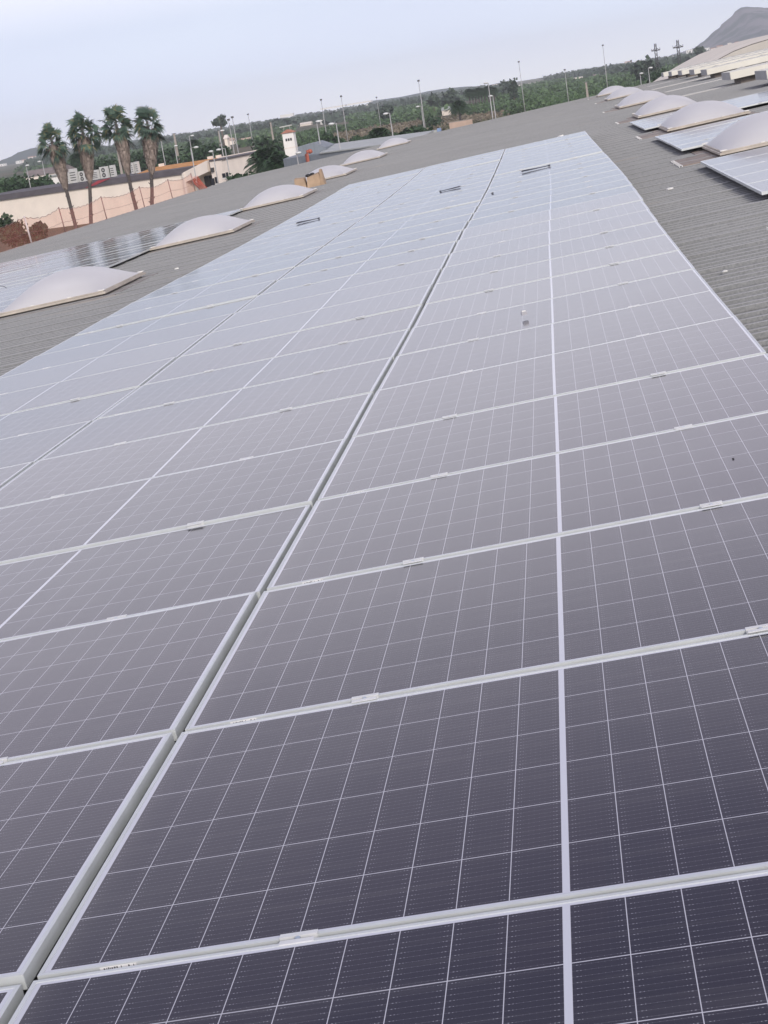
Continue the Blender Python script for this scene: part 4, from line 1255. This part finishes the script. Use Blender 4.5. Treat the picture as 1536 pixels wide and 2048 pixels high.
for px0, px1, py, lb in ((640, 690, 213, 'long white greenhouses on the left part of the horizon'), (694, 742, 204, 'long white greenhouses on the middle of the horizon'), (560, 585, 229, 'white sheds on the horizon behind the white tower')):
    flat_house(px0, px1, py - 2.5, py + 3, M['white_wall'], lb, 'greenhouse', 'greenhouse', None, M['white_wall'], 2300)

t0, t1 = at(835, 258, 400), at(882, 252, 400)
o = empty('blue_sheeting', (t0.x, 400, GROUND)); tag(o, 'long low heap covered with blue and white sheeting', 'sheeting')
t0 = at(836, 261, 300); t1 = at(881, 253, 300); o.location = (t0.x, 300, GROUND)
rg = random.Random(4); hz = max(1.0, t0.z - GROUND)
for i in range(6):
    x0 = (t1.x - t0.x) * i / 6
    MB().box(x0 + .02, x0 + (t1.x - t0.x) / 6 - .02, -.4, 1.6, 0, hz * rg.uniform(.85, 1.08)).build('bale', M['pallet_blue'] if i % 3 != 1 else M['metal_pale'], o)
t0 = at(898, 247, 310); t1 = at(944, 238, 310)
o = empty('block_wall', (t0.x, 310, GROUND)); tag(o, 'short salmon block wall in the rough grass', 'wall')
MB().box(0, t1.x - t0.x, 0, .3, 0, max(1.5, (t0.z + t1.z) / 2 - GROUND)).build('masonry', M['brick'], o)
MB().box(-.05, t1.x - t0.x + .05, -.05, .35, max(1.5, (t0.z + t1.z) / 2 - GROUND) + .003, max(1.5, (t0.z + t1.z) / 2 - GROUND) + .12).build('coping', M['concrete'], o)

# ------------------------------------------------------------------ orchards, woods and single trees
def crowns(name, spots, leaf_n, rx, rz, leaf, mtl, seed):
    nr = np.random.default_rng(seed)
    n = len(spots)
    s = nr.uniform(.75, 1.2, size=(n, 1))
    p = nr.normal(size=(n, leaf_n, 3)); p /= np.linalg.norm(p, axis=2, keepdims=True)
    p *= nr.uniform(.55, 1.02, size=(n, leaf_n, 1))
    p[:, :, 2] = np.abs(p[:, :, 2]) * 1.1 - .25
    c = np.array(spots)[:, None, :] + p * np.array([rx, rx, rz]) * s[:, None, :]
    c = c.reshape(-1, 3)
    v, q = leaf_quads(c, nr, leaf)
    return tag(link(name, np_mesh(name, v, q, mtl)), kind='stuff')


def fieldmask(x, y):
    for hx, hy, hw_ in CLEAR:
        if hy - 420 < y < hy + 14 and abs(x - hx * y / hy) < hw_:
            return -9
    return math.sin(x * .011 + 1.3) + math.sin(y * .013 + x * .004) + .6 * math.sin(x * .031 - y * .008)


orng = random.Random(77)
near, mid, scrub = [], [], []
y = 360.0
while y < 640:
    half = y * .30
    x = -half - 30
    while x < half * .62:
        u = at(900, 250, y)
        rel = (x) / y
        brown = (-.135 < rel < -.035 + .03 * math.sin(y * .03)) and y < 590
        if brown:
            if orng.random() < .8: scrub.append((x + orng.uniform(-1.5, 1.5), y + orng.uniform(-2, 2), GROUND + orng.uniform(-.4, .1)))
        elif y > 430 or rel > .0 or rel < -.19:
            if fieldmask(x, y) > -1.1: near.append((x + orng.uniform(-.5, .5), y + orng.uniform(-.5, .5), GROUND + 1.0))
        x += 4.6
    y += 5.2
y = 640.0
while y < 1500:
    half = y * .30
    x = -half - 40
    while x < half * .66:
        if fieldmask(x * .8, y * .6) > -.75 and math.sin(y * .021 + math.sin(x * .01)) > -.86:
            mid.append((x + orng.uniform(-1, 1), y + orng.uniform(-1, 1), GROUND + 1.0))
        x += 6.5
    y += 8.5
crowns('orchard', near, 90, 2.3, 2.5, .36, M['citrus'], 1)
crowns('far_orchard', mid, 26, 3.3, 2.6, .95, M['citrus'], 2)
crowns('dry_scrub', scrub, 40, 2.6, 1.3, .45, M['scrub'], 3)
# far woods, clustered
woods = []
for i in range(3400):
    y = 1000 + 1700 * orng.random() ** 1.2
    x = orng.uniform(-.33, .20) * y
    if fieldmask(x, y) < -5: continue
    if math.sin(x * .012 + y * .005) + math.sin(x * .027 - 1) + .8 * math.sin(y * .006) < -.2: continue
    woods.append((x, y, GROUND + 1.5))
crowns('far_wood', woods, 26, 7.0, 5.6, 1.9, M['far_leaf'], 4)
# verge and hedges just beyond the hall
hedge = []
for i in range(900):
    y = orng.uniform(330, 420); rel = orng.uniform(-.06, .09)
    hedge.append((rel * y, y, GROUND + orng.uniform(-.6, .4)))
crowns('grassy_verge', hedge, 60, 1.8, .9, .32, leafmat('verge_grass', (.05, .06, .03), (.13, .125, .06)), 6)


def stand_tree(name, px, py_top, Y, rx, rz, mtl, label, cat='tree', n=500, leaf=.4, seed=1, tr=.2, clumps=12, group=None):
    t = at(px, py_top, Y)
    return tree(name, (t.x, Y, GROUND), t.z - GROUND, rx, rz, mtl, label, cat, n, leaf, seed, tr, group, clumps)


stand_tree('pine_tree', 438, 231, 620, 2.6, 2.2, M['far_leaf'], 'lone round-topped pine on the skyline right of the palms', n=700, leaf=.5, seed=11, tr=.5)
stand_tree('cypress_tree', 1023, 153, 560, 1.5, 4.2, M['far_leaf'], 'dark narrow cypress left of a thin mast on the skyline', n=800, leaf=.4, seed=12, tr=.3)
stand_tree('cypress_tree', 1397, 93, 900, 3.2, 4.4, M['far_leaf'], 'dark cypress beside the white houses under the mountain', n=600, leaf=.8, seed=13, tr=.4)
for i, (px, py, Y, rx, rz, lb) in enumerate(((896, 180, 700, 4.5, 3.8, 'broad dark tree on the skyline left of the palm grove'), (1012, 160, 800, 4, 4, 'hazy tree just left of the cypress'), (535, 268, 330, 3.4, 3.0, 'large dark bushy tree right of the cream building, behind the tower'),
                                             (865, 190, 640, 2.4, 2.2, 'small round tree left of the broad dark one'), (860, 230, 420, 3.4, 2.8, 'bush tree behind the tall middle mast'), (1290, 120, 560, 5, 3.6, 'leafy tree under the left pylon'),
                                             (1330, 128, 380, 5.5, 3.2, 'light green round tree right of the bright street lamp'), (1395, 118, 420, 5, 3.6, 'dark green tree beside the cream vault'), (770, 210, 620, 3.2, 2.6, 'round tree behind the short middle mast'),
                                             (485, 345, 175, 1.7, 1.4, 'dense bush beside the end block of the cream building'), (500, 352, 170, 1.5, 1.1, 'low dense bush right of the end block'), (690, 275, 260, 3, 2.2, 'round green tree behind the shed roof'),
                                             (720, 270, 270, 2.8, 2.2, 'green tree behind the shed roof, farther right'), (655, 268, 280, 2.6, 2.2, 'green tree just right of the white tower'), (820, 258, 210, 2.6, 1.5, 'low bush beside the last left skylight'))):
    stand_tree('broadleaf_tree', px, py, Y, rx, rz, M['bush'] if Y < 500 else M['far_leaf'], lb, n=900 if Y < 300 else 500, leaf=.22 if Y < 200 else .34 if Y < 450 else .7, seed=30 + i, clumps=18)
for i, (px, py, Y, rx, lb) in enumerate(((25, 352, 240, 3.4, 'round hedge tree at the far left edge'), (55, 356, 240, 3.0, 'hedge tree in front of the farm building'), (88, 358, 240, 2.6, 'hedge tree beside the white shed'), (140, 330, 330, 4, 'bush behind the rooftop units'), (200, 318, 330, 4, 'bush behind the second palm'),
                                         (330, 300, 330, 4, 'tree mass right of the fourth palm'), (270, 305, 330, 4, 'tree mass between the third and fourth palm'), (400, 290, 300, 4, 'tree behind the orange ridge'), (425, 290, 300, 3.5, 'tree behind the end block roof'))):
    stand_tree('hedge_tree', px, py, Y, rx, 2.2, M['bush'], lb, n=900, leaf=.3, seed=60 + i, clumps=20)


def feather_palm(px, py_top, Y, rx, label, seed, h_extra=0):
    t = at(px, py_top, Y); h = t.z - GROUND
    rg = random.Random(seed)
    o_ = empty('feather_palm', (t.x, Y, GROUND)); tag(o_, label, 'palm tree')
    hb = max(.6, h - rx * .75)
    MB().tube([(0, 0, 0), (0, 0, hb)], [.32, .26], 8).build('trunk', M['trunk'], o_, True)
    mb_ = MB()
    for k_ in range(70):
        a = k_ * 2.4; e = R(80) - (k_ / 70) * R(105)
        d = Vector((math.cos(a) * math.cos(e), math.sin(a) * math.cos(e), math.sin(e)))
        pts = [Vector((0, 0, hb)) + d * rx * s - Vector((0, 0, (s ** 2) * rx * .45)) for s in (0, .25, .5, .75, 1)]
        sd_ = Vector((-math.sin(a), math.cos(a), 0))
        for (p, q), s in zip(zip(pts, pts[1:]), (.2, .6, .9, .7)):
            for j in range(5):
                r0 = p.lerp(q, j / 5)
                for sg in (-1, 1):
                    tip = r0 + sd_ * sg * rx * .26 * s + (q - p).normalized() * rx * .12 - Vector((0, 0, rx * .10))
                    wv = (q - p).normalized() * rx * .022
                    mb_.add([r0 - wv, r0 + wv, tip + wv * .3, tip - wv * .3], [(0, 1, 2, 3)])
    mb_.build('leaves', M['bush'], o_)
    return o_


feather_palm(528, 284, 190, 3.1, 'large bushy palm between the cream building and the white tower', 3)
feather_palm(552, 300, 185, 2.3, 'lower palm just left of the white tower', 5)
feather_palm(755, 248, 230, 2.4, 'spiky palm left of the last left skylights', 4)
feather_palm(915, 196, 380, 2.6, 'feathery palm in the orchard in front of the palm grove', 6)
feather_palm(150, 302, 330, 2.2, 'slim palm between the first and second tall palm', 7)
feather_palm(385, 275, 330, 2.0, 'slim palm behind the orange ridge', 8)
for i in range(9):
    px = 936 + i * 6.2; t = at(px, 176 - i * .9 + (i % 3), 620); rg = random.Random(i)
    feather_palm(px, 175 - i * .9 + (i % 3) * 2, 620, 2.4, f'palm of the skyline grove, {ordinal(i + 1)} from the left', 20 + i)

# ------------------------------------------------------------------ hills
def hill(name, prof, Y, depth, seed, mtl):
    """prof: skyline pixels; a ridge with rough flanks"""
    nr = np.random.default_rng(seed)
    P = [at(a, b_, Y) for a, b_ in prof]
    xs = np.linspace(P[0].x, P[-1].x, 90)
    hz = np.interp(xs, [p.x for p in P], [p.z for p in P]) - GROUND
    ny = 26
    vs = []
    for j in range(ny + 1):
        b_ = -1 + 2 * j / ny
        for i, x in enumerate(xs):
            k_ = max(0, 1 - abs(b_)) ** .8
            bump = sum(math.sin(x * f_ + seed + j * .9 * g_) * a_ for f_, g_, a_ in ((.021, 1.0, .05), (.057, 2.1, .03), (.13, 1.4, .015)))
            z = max(0, hz[i] * k_ * (1 + bump * (1 - k_) * 2.2)) + (nr.normal() * hz[i] * .012 if k_ < .97 else 0)
            vs.append((x + nr.normal() * 1.5, Y + b_ * depth, GROUND - 2 + z + (2 if k_ > .99 else 0)))
    n = len(xs)
    mb_ = MB(); mb_.add(vs, [(j * n + i, j * n + i + 1, (j + 1) * n + i + 1, (j + 1) * n + i) for j in range(ny) for i in range(n - 1)])
    return tag(mb_.build(name, mtl, None, True), kind='structure')


hill('mountain', [(1340, 110), (1365, 104), (1390, 95), (1404, 86), (1420, 71), (1441, 52), (1458, 36), (1470, 24), (1479, 15.5), (1490, 13.5), (1515, 14.5), (1540, 16), (1600, 24), (1700, 30), (1850, 60), (2000, 40)], 3500, 500, 3, M['rock'])
hill('hill', [(-60, 330), (0, 322), (20, 313), (38, 305), (60, 297), (80, 294), (110, 296), (150, 297), (200, 296), (262, 281), (300, 276), (350, 274), (400, 262)], 2900, 110, 7, M['wooded'])
hill('hill', [(740, 202), (800, 194), (858, 182), (890, 177), (930, 173), (970, 172), (1010, 163)], 3300, 300, 9, M['wooded'])

# ------------------------------------------------------------------ haze: one closed box of even, thin air
hm = bpy.data.materials.new('haze'); hm.use_nodes = True
ht_ = hm.node_tree
ht_.nodes.remove(ht_.nodes['Principled BSDF'])
pv = ht_.nodes.new('ShaderNodeVolumePrincipled')
pv.inputs['Color'].default_value = (.90, .945, 1.0, 1)
pv.inputs['Density'].default_value = 0.00019
ht_.links.new(pv.outputs[0], ht_.nodes['Material Output'].inputs['Volume'])
hb = MB(); hb.box(-gs - 10, gs + 10, -310, gs + 10, GROUND - 1, 98)
tag(hb.build('haze', hm), kind='stuff')
